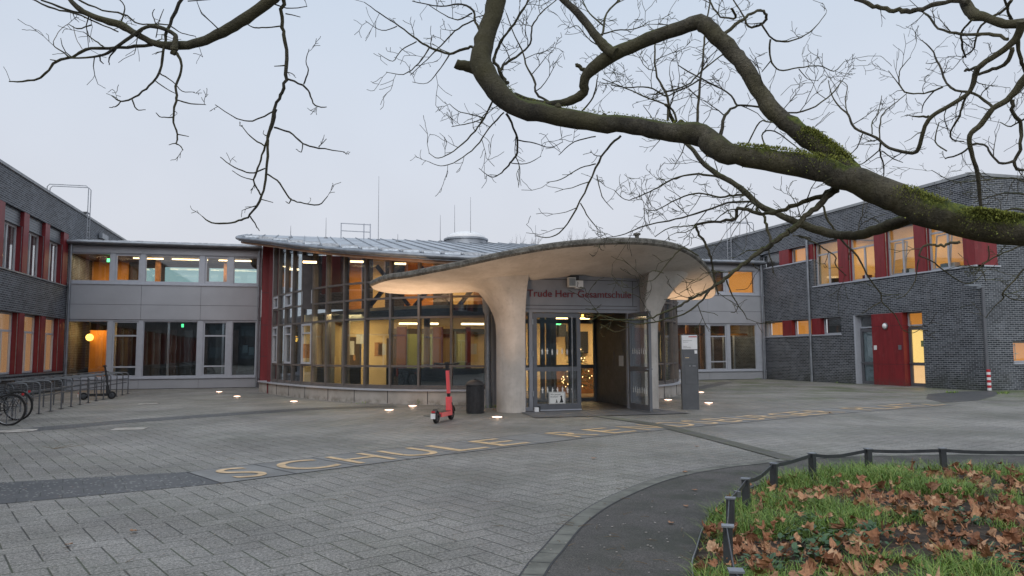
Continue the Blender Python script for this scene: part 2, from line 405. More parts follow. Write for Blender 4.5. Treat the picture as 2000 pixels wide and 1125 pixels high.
M['blind_glow'] = emis('glowing_blind', (.62,.33,.15), .55)  # room light is put into the blind as its own glow
M['blind_glow_orange'] = emis('glowing_orange_blind', (.85,.33,.06), .50)  # same self-glow in orange, standing for the lit room behind
M['door_glow'] = emis('glowing_frosted_glass', (1,.66,.22), 1.0)  # light from indoors put into the door panes as emission
M['door_glow_low'] = emis('glowing_frosted_glass_low', (1,.60,.28), .85)

def f_bark(t, b):
    x, y, z = t.xyz(); n1 = t.noise(6, 7, .7); n2 = t.noise(55, 6, .75)
    c = t.mix(t.ramp(n1, .35, .65), (.040,.035,.025), (.130,.115,.082))
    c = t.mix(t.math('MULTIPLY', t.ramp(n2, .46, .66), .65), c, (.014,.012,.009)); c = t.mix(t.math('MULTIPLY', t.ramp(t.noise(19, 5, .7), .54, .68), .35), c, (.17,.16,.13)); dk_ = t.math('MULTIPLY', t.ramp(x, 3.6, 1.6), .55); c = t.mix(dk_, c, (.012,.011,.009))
    nz = t.xyz(t.new('ShaderNodeNewGeometry').outputs['Normal'])[2]
    al = t.math('MULTIPLY', t.ramp(t.noise(1.6, 5, .6), .40, .62), .65); c = t.mix(t.math('MULTIPLY', al, .7), c, (.10,.090,.034))
    ms = t.math('MULTIPLY', t.ramp(t.math('ADD', nz, t.math('MULTIPLY', t.noise(5, 5, .7), .9)), .95, 1.25), t.ramp(t.noise(1.1, 3), .40, .5))
    c = t.mix(t.math('MULTIPLY', ms, .8), c, (.085,.105,.026))
    mk = None
    for px, py, d_, r_ in ((1640,312,5.72,.20),(1600,280,5.75,.19),(1560,258,5.8,.15),(1975,440,5.22,.26),(1890,425,5.3,.20),(1815,404,5.42,.14),(1500,300,5.85,.12)):
        vd = t.new('ShaderNodeVectorMath', operation='DISTANCE'); t.link(t.pos(), vd.inputs[0]); vd.inputs[1].default_value = tuple(PD(px, py, d_))
        k_ = t.ramp(t.math('ADD', vd.outputs['Value'], t.math('MULTIPLY', t.math('SUBTRACT', n1, .5), .22)), r_, r_*.72); mk = k_ if mk is None else t.math('MAXIMUM', mk, k_)
    mk = t.math('MULTIPLY', mk, t.ramp(t.math('ADD', nz, t.math('MULTIPLY', t.math('SUBTRACT', n2, .5), 1.2)), -.05, .35))
    mc = t.mix(t.ramp(t.noise(28, 5, .7), .35, .65), (.045,.065,.012), (.16,.19,.03)); c = t.mix(mk, c, mc); t.link(c, b.inputs['Base Color'])
    bn = t.new('ShaderNodeBump'); bn.inputs['Strength'].default_value = 1.0; bn.inputs['Distance'].default_value = .012
    bn.inputs['Distance'].default_value = .02; t.link(t.math('ADD', n2, t.math('MULTIPLY', n1, 2)), bn.inputs['Height']); t.link(bn.outputs[0], b.inputs['Normal'])
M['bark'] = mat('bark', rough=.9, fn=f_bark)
M['twig'] = mat('twig_bark', (.16,.115,.07), .9, var=.3, vs=20)
M['far_twig'] = mat('far_twig', (.11,.10,.095), .9)
def f_island(cols):
    def f(t, b):
        g = t.new('ShaderNodeNewGeometry').outputs['Random Per Island']
        cr = t.new('ShaderNodeValToRGB'); t.link(g, cr.inputs[0])
        el = cr.color_ramp.elements
        while len(el) < len(cols): el.new(.5)
        for i, c in enumerate(cols): el[i].position = i/(len(cols)-1); el[i].color = (*c, 1)
        n = t.ramp(t.noise(45, 3), .3, .7, .75, 1.15)
        t.link(t.mix(1.0, cr.outputs[0], t.comb(n, n, n), 'MULTIPLY'), b.inputs['Base Color'])
    return f
M['leaf'] = mat('dry_leaf', rough=.75, fn=f_island([(.13,.05,.024),(.33,.15,.075),(.50,.27,.145),(.22,.09,.045),(.58,.37,.22),(.17,.07,.035),(.40,.19,.095),(.29,.12,.06),(.54,.31,.17)]))
M['grass'] = mat('grass_blade', rough=.6, fn=f_island([(.06,.14,.024),(.15,.27,.04),(.24,.34,.055),(.085,.19,.03),(.34,.35,.10),(.11,.23,.035),(.20,.32,.05)]))
M['ivy'] = mat('dark_green_leaf', rough=.45, fn=f_island([(.03,.075,.03),(.055,.12,.05),(.04,.095,.04),(.09,.15,.04)]))
M['moss'] = mat('moss', rough=1, fn=f_island([(.10,.12,.022),(.15,.17,.028),(.21,.22,.04),(.08,.095,.02)]))
# ------------------------------------------------------------------ world, sun, camera
sc = bpy.context.scene
w = bpy.data.worlds.new('World'); sc.world = w; w.use_nodes = True
t = NT(w); bg = t.n['Background']
sky = t.new('ShaderNodeTexSky', sky_type='NISHITA'); sky.sun_disc = False; sky.sun_elevation = rad(28); sky.sun_rotation = rad(200)
tc = t.new('ShaderNodeTexCoord').outputs['Generated']; zc = t.xyz(tc)[2]
g1 = t.mix(t.ramp(zc, .0, .30), (.555,.560,.600), (.550,.585,.655))
g2 = t.mix(t.ramp(zc, .18, .65), g1, (.43,.52,.635))
cl = t.ramp(t.noise(1.7, 4, .5, tc), .35, .65, .93, 1.03)
g3 = t.mix(1.0, g2, t.comb(cl, cl, cl), 'MULTIPLY')
sk = t.mix(1.0, sky.outputs[0], (.004, .004, .004), 'MULTIPLY')
t.link(t.mix(1.0, g3, sk, 'ADD'), bg.inputs['Color']); bg.inputs['Strength'].default_value = 1.0
sl = bpy.data.lights.new('sun', 'SUN'); sl.energy = 1.5; sl.angle = rad(80); sl.color = (1,.97,.93)
so = bpy.data.objects.new('sun', sl); col.objects.link(so); so.rotation_euler = (rad(38), rad(-8), rad(-20))
cd = bpy.data.cameras.new('camera'); cd.sensor_width = 36; cd.lens = FPX/2000*36; cd.clip_end = 600; cd.clip_start = .05
co = bpy.data.objects.new('camera', cd); col.objects.link(co)
co.matrix_world = Matrix.Translation(CAM_C) @ CAM_M.to_4x4(); sc.camera = co
sc.view_settings.view_transform = 'Standard'; sc.view_settings.look = 'None'; sc.view_settings.exposure = .27; sc.view_settings.gamma = 1
sc.cycles.use_denoising = True; sc.cycles.max_bounces = 7; sc.cycles.transparent_max_bounces = 24; sc.cycles.glossy_bounces = 3
sc.cycles.sample_clamp_indirect = 4; sc.cycles.caustics_reflective = False; sc.cycles.caustics_refractive = False

def area(loc, sx, sy, power, color=(1,.74,.42), rot=(0,0,0)):
    l = bpy.data.lights.new('room_light', 'AREA'); l.shape = 'RECTANGLE'; l.size = sx; l.size_y = sy; l.energy = power; l.color = color
    o = bpy.data.objects.new('room_light', l); col.objects.link(o); o.location = loc; o.rotation_euler = rot; return o

# ------------------------------------------------------------------ ground
tag(MB().add([(-150,-60,0),(150,-60,0),(150,170,0),(-150,170,0)], [(0,1,2,3)]).build('pavement', M['paving']), kind='structure')
# slab band with inlaid lettering
anch = [(-1.55,(-2.20,9.95)),(-.5,(-1.20,10.38)),(0,(-.77,10.63)),(3,(1.63,12.0)),(7,(4.92,13.70)),(10,(7.67,14.85)),(17,(12.84,16.75)),(23,(17.3,18.1)),(24,(18.1,18.3))]
def at_idx(i):
    for (a, p), (b, q) in zip(anch, anch[1:]):
        if a <= i <= b: t_ = (i-a)/(b-a); return Vector((p[0]+(q[0]-p[0])*t_, p[1]+(q[1]-p[1])*t_))
def dir_idx(i):
    a = at_idx(max(-1.5, i-1.2)); b = at_idx(min(23.95, i+1.2)); return (b-a).normalized()
hw = .60
def strip_mesh(i0, i1, n, z, half=hw, ctr=at_idx, dr=dir_idx):
    m = MB(); vs = []
    for k in range(n+1):
        i = i0+(i1-i0)*k/n; c = ctr(i); d = dr(i); p = Vector((-d.y, d.x))
        for s in (-half, half): q = c+p*s; vs.append((q.x, q.y, z))
    return m.add(vs, [(2*k, 2*k+2, 2*k+3, 2*k+1) for k in range(n)])
band = strip_mesh(-.5, 23.6, 48, .004).build('stone_slab_band', M['slab'], fix=False); tag(band, kind='structure')
jm = MB()
for k in range(0, 25):
    c = at_idx(k-.5); d = dir_idx(k-.5); p = Vector((-d.y, d.x))
    a, b = c-p*hw, c+p*hw
    jm.add([(a.x-d.x*.007,a.y-d.y*.007,.0075),(a.x+d.x*.007,a.y+d.y*.007,.0075),(b.x+d.x*.007,b.y+d.y*.007,.0075),(b.x-d.x*.007,b.y-d.y*.007,.0075)], [(0,1,2,3)])
for s in (-1, 1):
    vs = []
    for k in range(0, 97):
        i = -.5+24.1*k/96; c = at_idx(i); d = dir_idx(i); p = Vector((-d.y, d.x)); a = c+p*(hw*s-.008); b = c+p*(hw*s+.008)
        vs += [(a.x,a.y,.0065),(b.x,b.y,.0065)]
    jm.add(vs, [(2*k, 2*k+2, 2*k+3, 2*k+1) for k in range(96)])
jm.build('joint', M['panel_line'], band, fix=False)
for k, ch in enumerate('SCHULE RENDSBURGER PLATZ'):
    if ch == ' ': continue
    vs, fs = text_geo(ch, 1.0, 0.0, 'CENTER')
    xs = [v[0] for v in vs]; ys = [v[1] for v in vs]; w_, h_ = max(xs)-min(xs), max(ys)-min(ys)
    c = at_idx(k); d = dir_idx(k); p = Vector((-d.y, d.x)); sx = min(.76, w_*1.15 if ch != 'E' and ch != 'L' else .66)/w_; sy = .93/h_
    out = []
    for v in vs:
        a, b = (v[0]-(min(xs)+max(xs))/2)*sx, (v[1]-(min(ys)+max(ys))/2)*sy
        q = c+d*a+p*b; out.append((q.x, q.y, .011))
    MB().add(out, fs).build('letter', M['letter'], band, fix=False)
# dark paver strips
dk = strip_mesh(-1.5, -.5, 2, .004, .66)
tl = at_idx(-1.5); pts = [tl, Vector((-3.3,9.9)), Vector((-6,9.4)), Vector((-9,9.2))]
def poly_strip(pts, halfw, z, mm=None):
    mm = mm or MB(); vs = []; n = len(pts)
    for k, c in enumerate(pts):
        c = Vector(c[:2]); d = (Vector(pts[min(k+1,n-1)][:2])-Vector(pts[max(k-1,0)][:2])).normalized(); p = Vector((-d.y, d.x))
        hwk = halfw[k] if hasattr(halfw, '__len__') else halfw
        for s in (-1, 1): q = c+p*s*hwk; vs.append((q.x, q.y, z))
    return mm.add(vs, [(2*k, 2*k+2, 2*k+3, 2*k+1) for k in range(n-1)])
_c = at_idx(-.5); _d = dir_idx(-.5); _p = Vector((-_d.y, _d.x)); _a = _c+_p*hw-_d*.004; _b = _c-_p*hw-_d*.004
_l0, _l1 = G(0,943), G(0,985)
MB().add([(_b.x,_b.y,.004),(_a.x,_a.y,.004),(_l0.x,_l0.y,.004),(-7,9.95,.004),(-10,9.8,.004),(-10,8.3,.004),(-7,8.5,.004),(_l1.x,_l1.y,.004)], [tuple(range(8))]).build('dark_paver_strip', M['dark_pavers'], fix=False)['kind'] = 'structure'
far = spline([(-9.5,16.2),(-6.1,17.6),(-3.7,19.7),(-.57,21.75),(1.0,22.4),(2.6,22.5)], 6)
poly_strip(far, .42, .004).build('dark_paver_strip', M['dark_pavers'], fix=False)['kind'] = 'structure'
gp = spline([(6.9,17.3),(7.15,15.9),(7.25,14.6),(7.15,13.2),(7.0,11.6),(6.85,10.2),(6.75,9.45)], 6)
grate = poly_strip(gp, .15, .013).build('drain_channel', M['grate'], fix=False); tag(grate, kind='structure')
rm = MB()
for s in (-.125,-.08,-.035,.01,.055,.10):
    q = []
    for k, c in enumerate(gp[6:]):
        k += 6; d = (Vector(gp[min(k+1,len(gp)-1)])-Vector(gp[k-1])).normalized(); p = Vector((-d.y, d.x)); q.append(Vector(c)+p*(s+.012))
    poly_strip(q, .005, .0165, rm)
rm.build('slot', M['asphalt'], grate, fix=False)
MB().add([(5.3,17.3,.0165),(9.4,17.3,.0165),(9.2,19.15,.0165),(5.45,19.15,.0165)], [(0,1,2,3)]).build('entrance_slab', M['slab_mat'], fix=False)['kind'] = 'structure'
MB().add([(x,y,.006) for x,y in [(18.4,18.5),(20.2,19.0),(22.6,20.6),(25.1,22.6),(25.1,23.3),(23.6,23.2),(21.5,22.3),(19.4,20.2)]], [tuple(range(8))]).build('dark_paver_patch', M['dark_pavers'], fix=False)['kind'] = 'structure'
poly_strip([(14.5,27.3),(18,31.2),(21,34.8)], .35, .004).build('dark_paver_strip', M['dark_pavers'], fix=False)['kind'] = 'structure'
# asphalt path round the bed, edging stones
outer = spline([(-.3,1.2),(.7,3.4),(1.56,5.18),(1.91,5.79),(2.45,6.67),(3.19,7.58),(4.3,8.6),(5.33,9.15),(6.11,9.39),(6.9,9.57),(8.3,9.5),(10.1,8.95),(13,7.2),(17,4)], 6)
bedo = spline([(1.55,1.2),(1.85,2.9),(2.2,3.9),(2.63,4.87),(2.96,5.4),(3.35,5.99),(3.89,6.7),(4.64,7.42),(5.6,8.02),(6.6,8.36),(7.6,8.20),(8.5,7.75),(9.6,6.95),(12,4.6),(15,1.2)], 6)
MB().add([(x,y,.006) for x,y in outer]+[(17,-2,.006),(-.8,-2,.006)], [tuple(range(len(outer)+2))]).build('asphalt_path', M['asphalt'], fix=False)['kind'] = 'structure'
ks = poly_strip(outer, .075, .010).build('edging_stones', M['kerb'], fix=False); tag(ks, kind='structure')
km = MB(); acc = 0
for a, b in zip(outer, outer[1:]):
    a, b = Vector(a), Vector(b); L = (b-a).length; acc += L
    if acc > .2:
        acc = 0; d = (b-a).normalized(); p = Vector((-d.y,d.x)); q0, q1 = b-p*.075, b+p*.075
        km.add([(q0.x-d.x*.004,q0.y-d.y*.004,.0125),(q0.x+d.x*.004,q0.y+d.y*.004,.0125),(q1.x+d.x*.004,q1.y+d.y*.004,.0125),(q1.x-d.x*.004,q1.y-d.y*.004,.0125)], [(0,1,2,3)])
for s in (-.085, .085):
    q = []
    for k, c in enumerate(outer):
        d = (Vector(outer[min(k+1,len(outer)-1)])-Vector(outer[max(k-1,0)])).normalized(); q.append(Vector(c)+Vector((-d.y,d.x))*s)
    poly_strip(q, .006, .0115, km)
km.build('joint', M['panel_line'], ks, fix=False)
# bed: a gently mounded sheet of soil inside a thin steel edge
bedpoly = [Vector(p) for p in bedo] + [Vector((15,-2)), Vector((1.3,-2))]
def inside(x, y, poly=bedpoly):
    c = False; n = len(poly)
    for i in range(n):
        a, b = poly[i], poly[(i+1) % n]
        if (a.y > y) != (b.y > y) and x < (b.x-a.x)*(y-a.y)/(b.y-a.y)+a.x: c = not c
    return c
def bed_d(x, y):
    p = Vector((x, y)); m = 9
    for a, b in zip(bedo, bedo[1:]):
        a, b = Vector(a), Vector(b); ab = b-a; t_ = max(0, min(1, (p-a).dot(ab)/ab.length_squared)); m = min(m, (p-a-ab*t_).length)
    return m
def bed_z(x, y):
    d = bed_d(x, y); return .018 + .07*min(1, d/1.2) + .03*(vnoise(x*2.1, y*2.1, 3)-.3)*min(1, d/.3)
m = MB(); st_ = .16; idx = {}
for i in range(int(1.2/st_), int(15/st_)):
    for j in range(int(-1/st_), int(8.6/st_)):
        x, y = i*st_, j*st_
        if inside(x, y): idx[i, j] = len(m.v); m.v.append((x, y, bed_z(x, y)))
for (i, j) in list(idx):
    if all(k in idx for k in ((i+1,j),(i,j+1),(i+1,j+1))): m.f.append((idx[i,j], idx[i+1,j], idx[i+1,j+1], idx[i,j+1]))
tag(m.build('soil', M['soil'], smooth=True, fix=False), kind='structure')
skirt = MB(); _bi = []
for _k, _c in enumerate(bedo):
    _dd = (Vector(bedo[min(_k+1,len(bedo)-1)])-Vector(bedo[max(_k-1,0)])).normalized(); _bi.append(Vector(_c)-Vector((-_dd.y,_dd.x))*.13)
poly_strip(_bi, .13, .014, skirt).build('soil', M['soil'], fix=False)['kind'] = 'structure'
ed = MB(); vs = []
for c in bedo: vs += [(c[0]-.004, c[1]+.004, 0), (c[0]-.004, c[1]+.004, .045)]
ed.add(vs, [(2*k, 2*k+2, 2*k+3, 2*k+1) for k in range(len(bedo)-1)])
ed.tube([(c[0]-.004, c[1]+.004, .045) for c in bedo], .005, 5)
tag(ed.build('bed_edging', M['zinc'], fix=False), 'thin grey metal edging strip between asphalt path and leafy bed', 'edging')

# ------------------------------------------------------------------ windows
def window(parent, pl, u0, u1, z0, z1, n, fm, fw=.06, mull=(), trans=(), pane=None, dep=.07, segs=None, name='window'):
    m = MB(); pane = pane or M['glass']
    m.pbox(pl, u0, u0+fw, z0, z1, n, n+dep); m.pbox(pl, u1-fw, u1, z0, z1, n, n+dep)
    m.pbox(pl, u0+fw, u1-fw, z0, z0+fw, n, n+dep); m.pbox(pl, u0+fw, u1-fw, z1-fw, z1, n, n+dep)
    for z in trans: m.pbox(pl, u0+fw, u1-fw, z-fw/2, z+fw/2, n, n+dep)
    for mu in mull:
        u, za, zb = mu if hasattr(mu, '__len__') else (mu, z0+fw, z1-fw)
        m.pbox(pl, u-fw*.55, u+fw*.55, za, zb, n+.003, n+dep+.003)
    f = m.build(name, fm, parent)
    MB().pbox(pl, u0+fw*.5, u1-fw*.5, z0+fw*.5, z1-fw*.5, n+dep*.35, n+dep*.6).build('pane', pane, f)
    return f

# ------------------------------------------------------------------ left wing
LW = thing('school_wing', 'dark brick two-storey school wing on the left with red pillars and white-framed windows', 'building', (-10.2, 30, 0))
PL = (-10.2, 0, 0, 1, 1, 0)
U0 = -9.0
MB().wall(PL, U0, 49.3, 0, 8.14, [(U0+1.2,37.32,.85,3.12),(U0+1.2,37.32,4.60,6.90)], -.42, 0).build('wall', M['brick'], LW, fix=False)
MB().wall((0,U0,1,0,0,-1), -24, -10.62, 0, 8.14, [], -.4, 0).build('wall', M['brick'], LW, fix=False)
m = MB(); m.box(-24,-23.6,U0+.4,49.3,0,8.14); m.build('wall', M['brick'], LW)
MB().box(-23.6,-10.62,U0+.4,49.3,7.9,8.05).build('roof', M['zinc_roof'], LW)
m = MB(); m.pbox(PL, U0-.05, 49.3, 8.14, 8.17, -.48, .05); m.pbox(PL, U0-.05, 49.3, 8.17, 8.255, -.46, .035); m.build('coping', M['coping'], LW)
m = MB(); m.box(-23.6,-10.62,U0+.4,49.3,3.4,3.6); m.box(-23.6,-10.62,U0+.4,49.3,.02,.06); m.build('floor_slab', M['floor_in'], LW)
MB().box(-14.6,-14.4,U0+.5,37.3,.06,7.8).build('inner_wall', M['dark_in'], LW)
for za, zb in ((.79,.85),(4.55,4.60)):
    MB().pbox(PL, U0+1.15, 37.33, za, zb, -.38, .05).build('sill', M['zinc'], LW)
def lw_bay(k):
    p = 29.37+2.43*k; a, b = p+.55, p+2.43
    P1 = MB().pbox(PL, p, p+.55, .853, 3.117, -.36, -.004).build('pillar', M['red'], LW)
    P2 = MB().pbox(PL, p, p+.55, 4.603, 6.897, -.36, -.004).build('pillar', M['red'], LW)
    mu = (a+b)/2
    wl = window(LW, PL, a+.003, b-.003, .86, 3.11, -.31, M['white_frame'], .075, [(mu,.935,2.40)], [2.44])
    MB().pbox(PL, a+.04, b-.04, .9, 3.07, -.335, -.325).build('blind', M['blind_glow'], wl)
    MB().pbox(PL, b-.05, b-.03, .87, 3.1, -.06, -.04).build('guide_rail', M['steel'], wl)
    wu = window(LW, PL, a+.003, b-.003, 4.61, 6.34, -.31, M['white_frame'], .075, [mu], [])
    m = MB()
    uu = a+.05
    while uu < b-.08:                       # pleated curtain
        m.pbox(PL, uu, uu+.07, 4.68, 6.3, -.42-(.03 if int(uu*14) % 2 else 0), -.40); uu += .07
    m.build('curtain', M['curtain_grey'], wu)
    m = MB()
    for i in range(11): m.pbox(PL, a+.01, b-.01, 6.36+i*.05, 6.36+i*.05+.042, -.20-.02*(i % 2), -.13-.01*(i % 2))
    m.pbox(PL, a+.005, b-.005, 6.34, 6.352, -.31, -.10)
    m.build('blind', M['louvre'], wu)
    MB().pbox(PL, b-.05, b-.03, 4.62, 6.34, -.06, -.04).build('guide_rail', M['steel'], wu)
    return [P1, P2, wl, wu]
src = lw_bay(0)
for k in list(range(1, 3))+list(range(-15, 0)):
    for s_ in src: dup_part(s_, LW, (0, 2.43*k, 0))
for za, zb in ((.853,3.117),(4.603,6.897)): MB().pbox(PL, 36.66, 37.315, za, zb, -.36, -.004).build('pillar', M['red'], LW)
MB().box(-10.15,-9.98,42.1,43.3,7.45,7.72).build('wall_box', M['zinc'], LW)

def downpipe(x, y, z1, r=.05, label='', coll=True, group=None):
    m = MB(); m.tube([(x,y,.03),(x,y,z1)], r, 12); m.tube([(x,y,.0),(x,y,.9)], r*1.14, 12)
    for z in (1.1, z1*.5, z1-.35): m.tube([(x,y,z),(x,y,z+.035)], r*1.28, 12)
    o = m.build('downpipe', M['zinc'], loc=(x,y,0), smooth=True); return tag(o, label, 'downpipe', group)
downpipe(-10.07, 37.26, 6.5, .055, 'grey downpipe in the corner between left brick wing and grey link')
downpipe(-2.12, 37.28, 6.5, .045, 'thin grey downpipe between the left grey link and the red wall strip')
downpipe(24.95, 37.4, 6.5, .055, 'grey downpipe in the corner between right grey link and right brick wing')
downpipe(25.12, 33.52, 7.3, .065, 'grey downpipe on the right brick wall between two strips of small windows')

def ladder(name, label, x, y, z0, z1, back, s=1, wdt=.42):
    T = thing(name, label, 'ladder', (x, y, z0)); m = MB()
    for dy in (0, wdt):
        pts = [(x,y+dy,z0),(x,y+dy,z1-.12),(x-s*.10,y+dy,z1),(x-s*back+s*.1,y+dy,z1),(x-s*back,y+dy,z1-.12),(x-s*back,y+dy,8.0)]
        MB().tube(pts, .022, 8).build('handrail', M['steel'], T, smooth=True)
    z = z0+.15
    while z < 8.4: MB().tube([(x,y,z),(x,y+wdt,z)], .014, 6).build('rung', M['steel'], T); z += .28
    MB().box(min(x,x-s*.45), max(x,x-s*.45), y-.05, y+wdt+.05, 8.28, 8.31).build('step_plate', M['steel'], T); return T
ladder('roof_ladder', 'steel roof ladder with arched handrails on the left brick wing', -10.02, 39.4, 6.95, 9.55, 1.75)
ladder('roof_ladder', 'steel roof ladder on the right brick wing above the grey link roof', 25.05, 40.6, 6.9, 9.5, 1.6, -1)

# ------------------------------------------------------------------ grey glazed links
def link(name, label, x0, x1, Y, wins, joints, interior):
    T = thing(name, label, 'building', (x0, Y, 0)); pl = (0, Y, 1, 0, 0, -1)
    holes = [(a,b,.55,3.06) for a,b,_ in wins]+[(a,b,4.84,6.10) for a,b,_ in wins]
    MB().wall(pl, x0, x1, .42, 6.45, holes, -.16, 0).build('wall', M['frame'], T, fix=False)
    for a, b, k in wins:
        lo = dict(full=dict(), three=dict(trans=[2.40,1.0]))[k]
        window(T, pl, a+.002, b-.002, .552, 3.058, -.11, M['frame'], .07 if k == 'three' else .035, pane=M['glass_dim'], **lo)
        window(T, pl, a+.002, b-.002, 4.842, 6.098, -.11, M['frame'], .08 if k == 'three' else .035, pane=M['glass'])
    js = [x0]+joints+[x1]
    for a, b in zip(js, js[1:]):
        for za, zb in ((.02,.41),(3.13,3.79),(3.805,4.69),(6.13,6.42)): MB().pbox(pl, a+.006, b-.006, za, zb, .004, .035).build('cladding_panel', M['panel'], T)
    MB().pbox(pl, x0, x1, 0, .42, -.16, 0).build('backing', M['panel_line'], T); MB().pbox(pl, x0, x1, 3.11, 4.70, 0, .004).build('backing', M['panel_line'], T)
    MB().pbox(pl, x0, x1, .45, .50, 0, .075).build('sill', M['frame'], T); MB().pbox(pl, x0, x1, 4.70, 4.755, 0, .07).build('sill', M['frame'], T)
    rf = MB(); n = 2; z0, z1, y0, y1 = 6.62, 7.02, Y-.30, Y+4.4
    rf.add([(x0,y0,z0),(x1,y0,z0),(x1,y1,z1),(x0,y1,z1),(x0,y0,z0-.08),(x1,y0,z0-.08),(x1,y1,z1-.3),(x0,y1,z1-.3)],
           [(0,1,2,3),(7,6,5,4),(0,4,5,1),(1,5,6,2),(2,6,7,3),(3,7,4,0)])
    x = x0+.3
    while x < x1-.1: rf.bar((x,y0+.02,z0+.02),(x,y1,z1+.02), .02, .045); x += .55
    roof = rf.build('roof', M['zinc_roof'], T)
    g = MB(); x = x0+.3; i = 0
    while x < x1-.35:
        for yy in (.22,.42):
            zz = z0+.085*yy+.03+R.uniform(-.008,.008); g.bar((x+.02,y0+yy,zz),(x+.53,y0+yy,zz+R.uniform(-.012,.012)), .012, .07); 
        x += .55
    g.build('snow_guard', M['guard'], roof)
    MB().tube([(x0,y0-.03,6.56),(x1,y0-.03,6.56)], .075, 10).build('gutter', M['zinc'], T, smooth=True)
    MB().pbox(pl, x0, x1, 6.45, 6.56, -.16, .30).build('soffit', M['dark_in'], T)
    # rooms
    MB().box(x0,x1,Y+.17,Y+4.2,.03,.08).box(x0,x1,Y+.17,Y+4.2,3.3,4.6).build('floor_slab', M['floor_in'], T)
    MB().box(x0,x1,Y+.17,Y+4.2,6.15,6.3).build('ceiling', M['brown_in'], T)
    interior(T, pl, x0, x1, Y); return T
def strip_lamps(T, lst, mt='lamp_strip'):
    for (x0,x1,y0,y1,z) in lst: MB().box(x0,x1,y0,y1,z-.04,z).build('ceiling_lamp', M[mt], T)
def int_left(T, pl, x0, x1, Y):
    yb = Y+4.0; pb = (0, yb, 1, 0, 0, -1)
    MB().wall(pb, x0, x1, 4.6, 6.15, [(-6.9,-5.1,4.95,5.98),(-4.8,-3.95,4.95,5.98),(-3.7,-2.4,4.95,5.98),(-8.1,-7.2,4.95,5.9)], -.1, 0).build('inner_wall', M['brown_in'], T, fix=False)
    for a, b in ((-6.9,-5.1),(-4.8,-3.95),(-3.7,-2.4),(-8.1,-7.2)): MB().pbox(pb, a, b, 4.95, 5.98, -.06, -.05).build('pane', M['glass_teal'], T)
    MB().pbox(pb, x0, -8.55, 4.6, 6.15, .02, .1).build('inner_wall', M['orange_wall'], T)
    for x in (-7.0,-5.0,-3.85): MB().box(x-.12,x+.12,yb-1.3,yb-1.06,4.6,6.15).build('column', M['wood'], T)
    MB().box(-8.5,-7.9,yb-.25,yb-.2,4.6,5.1).build('notice_board', M['wood'], T)
    strip_lamps(T, [(-7.9,-6.6,Y+1.6,Y+1.72,6.13),(-6.2,-4.6,Y+1.6,Y+1.72,6.13),(-4.1,-2.6,Y+1.6,Y+1.72,6.13)])
    MB().box(-8.95,-8.80,Y+1.3,Y+1.34,5.86,6.02).build('exit_sign', M['exit_green'], T)
    area((-8.9,Y+1.8,6.1), 1.6, 1.6, 60); area((-5,Y+2,6.1), 4, 1, 50)
    # ground floor
    MB().box(x0,x1,yb,yb+.1,.08,3.3).build('inner_wall', M['dark_in'], T)
    MB().box(-9.75,-9.0,Y+2.2,Y+2.35,.08,2.7).build('door_leaf', M['orange_wall'], T)
    for i in range(9): MB().box(-8.6+i*.72,-8.25+i*.72,Y+3.0,Y+3.06,.08,2.75).build('screen_panel', M['brown_in'] if i % 2 else M['dark_in'], T)
    for x in (-8.75,-6.4,-3.9): MB().box(x-.05,x+.05,Y+2.6,Y+2.7,.08,3.3).build('screen_post', M['frame'], T)
    c = PY(175, 659, Y+1.9); MB().lathe((c.x,c.y,c.z), [(.165*math.sin(PI*k/12)+.001, -.165*math.cos(PI*k/12)) for k in range(13)], 20).build('globe_lamp', M['lamp_globe'], T, smooth=True)
    MB().tube([(c.x,c.y,c.z+.19),(c.x,c.y,3.3)], .01, 6).build('lamp_cable', M['black'], T)
    MB().box(-5.6,-5.5,Y+1.0,Y+1.03,2.82,2.98).build('exit_sign', M['exit_green'], T)
    area((-9.3,Y+1.4,3.2), .8, .8, 40, (1,.55,.18)); area((-5,Y+1.8,3.2), 4, 1, 16, (.9,.95,1))
    for x, z in ((-3.0,1.6),(-2.7,1.5)): MB().box(x,x+.25,Y+2.9,Y+2.95,z,z+.4).build('poster', M['blue_grey'], T)
    MB().box(-3.2,-2.25,Y+2.0,Y+2.5,.08,.75).build('cabinet', M['dark_in'], T)
def int_right(T, pl, x0, x1, Y):
    yb = Y+4.0
    MB().box(x0,x1,yb,yb+.1,4.6,6.15).build('inner_wall', M['orange_wall'], T)
    MB().box(22.9,24.7,Y+.35,Y+.37,4.75,6.1).build('blind', M['blind_glow_orange'], T)
    MB().box(x0,x1,yb,yb+.1,.08,3.3).build('inner_wall', M['brown_in'], T)
    for x in (19.5,21.2,22.1): MB().box(x-.07,x+.07,Y+1.6,Y+1.74,.08,3.3).build('column', M['wood'], T)
    for x in (23.1,23.8,24.5): MB().box(x-.04,x+.04,Y+2.1,Y+2.18,.08,2.5).build('screen_post', M['frame'], T)
    MB().box(x0+.1,x1-.1,Y+1.6,Y+1.7,2.5,2.6).build('beam', M['wood'], T)
    MB().box(19.9,20.9,Y+1.2,Y+1.8,.08,.85).build('table', M['dark_in'], T)
    strip_lamps(T, [(20.2,21.3,Y+1.3,Y+1.4,3.29),(23.8,24.8,Y+1.3,Y+1.4,3.29),(18,19,Y+1.3,Y+1.4,3.29)])
    MB().box(19.3,19.44,Y+.6,Y+.64,2.86,3.0).build('exit_sign', M['exit_green'], T)
    area((23.8,Y+2,3.25), 1.4, 1.4, 45); area((20.4,Y+2.4,3.25), 1.5, 1, 26); area((20.5,Y+2,6.1), 3, 1, 26)
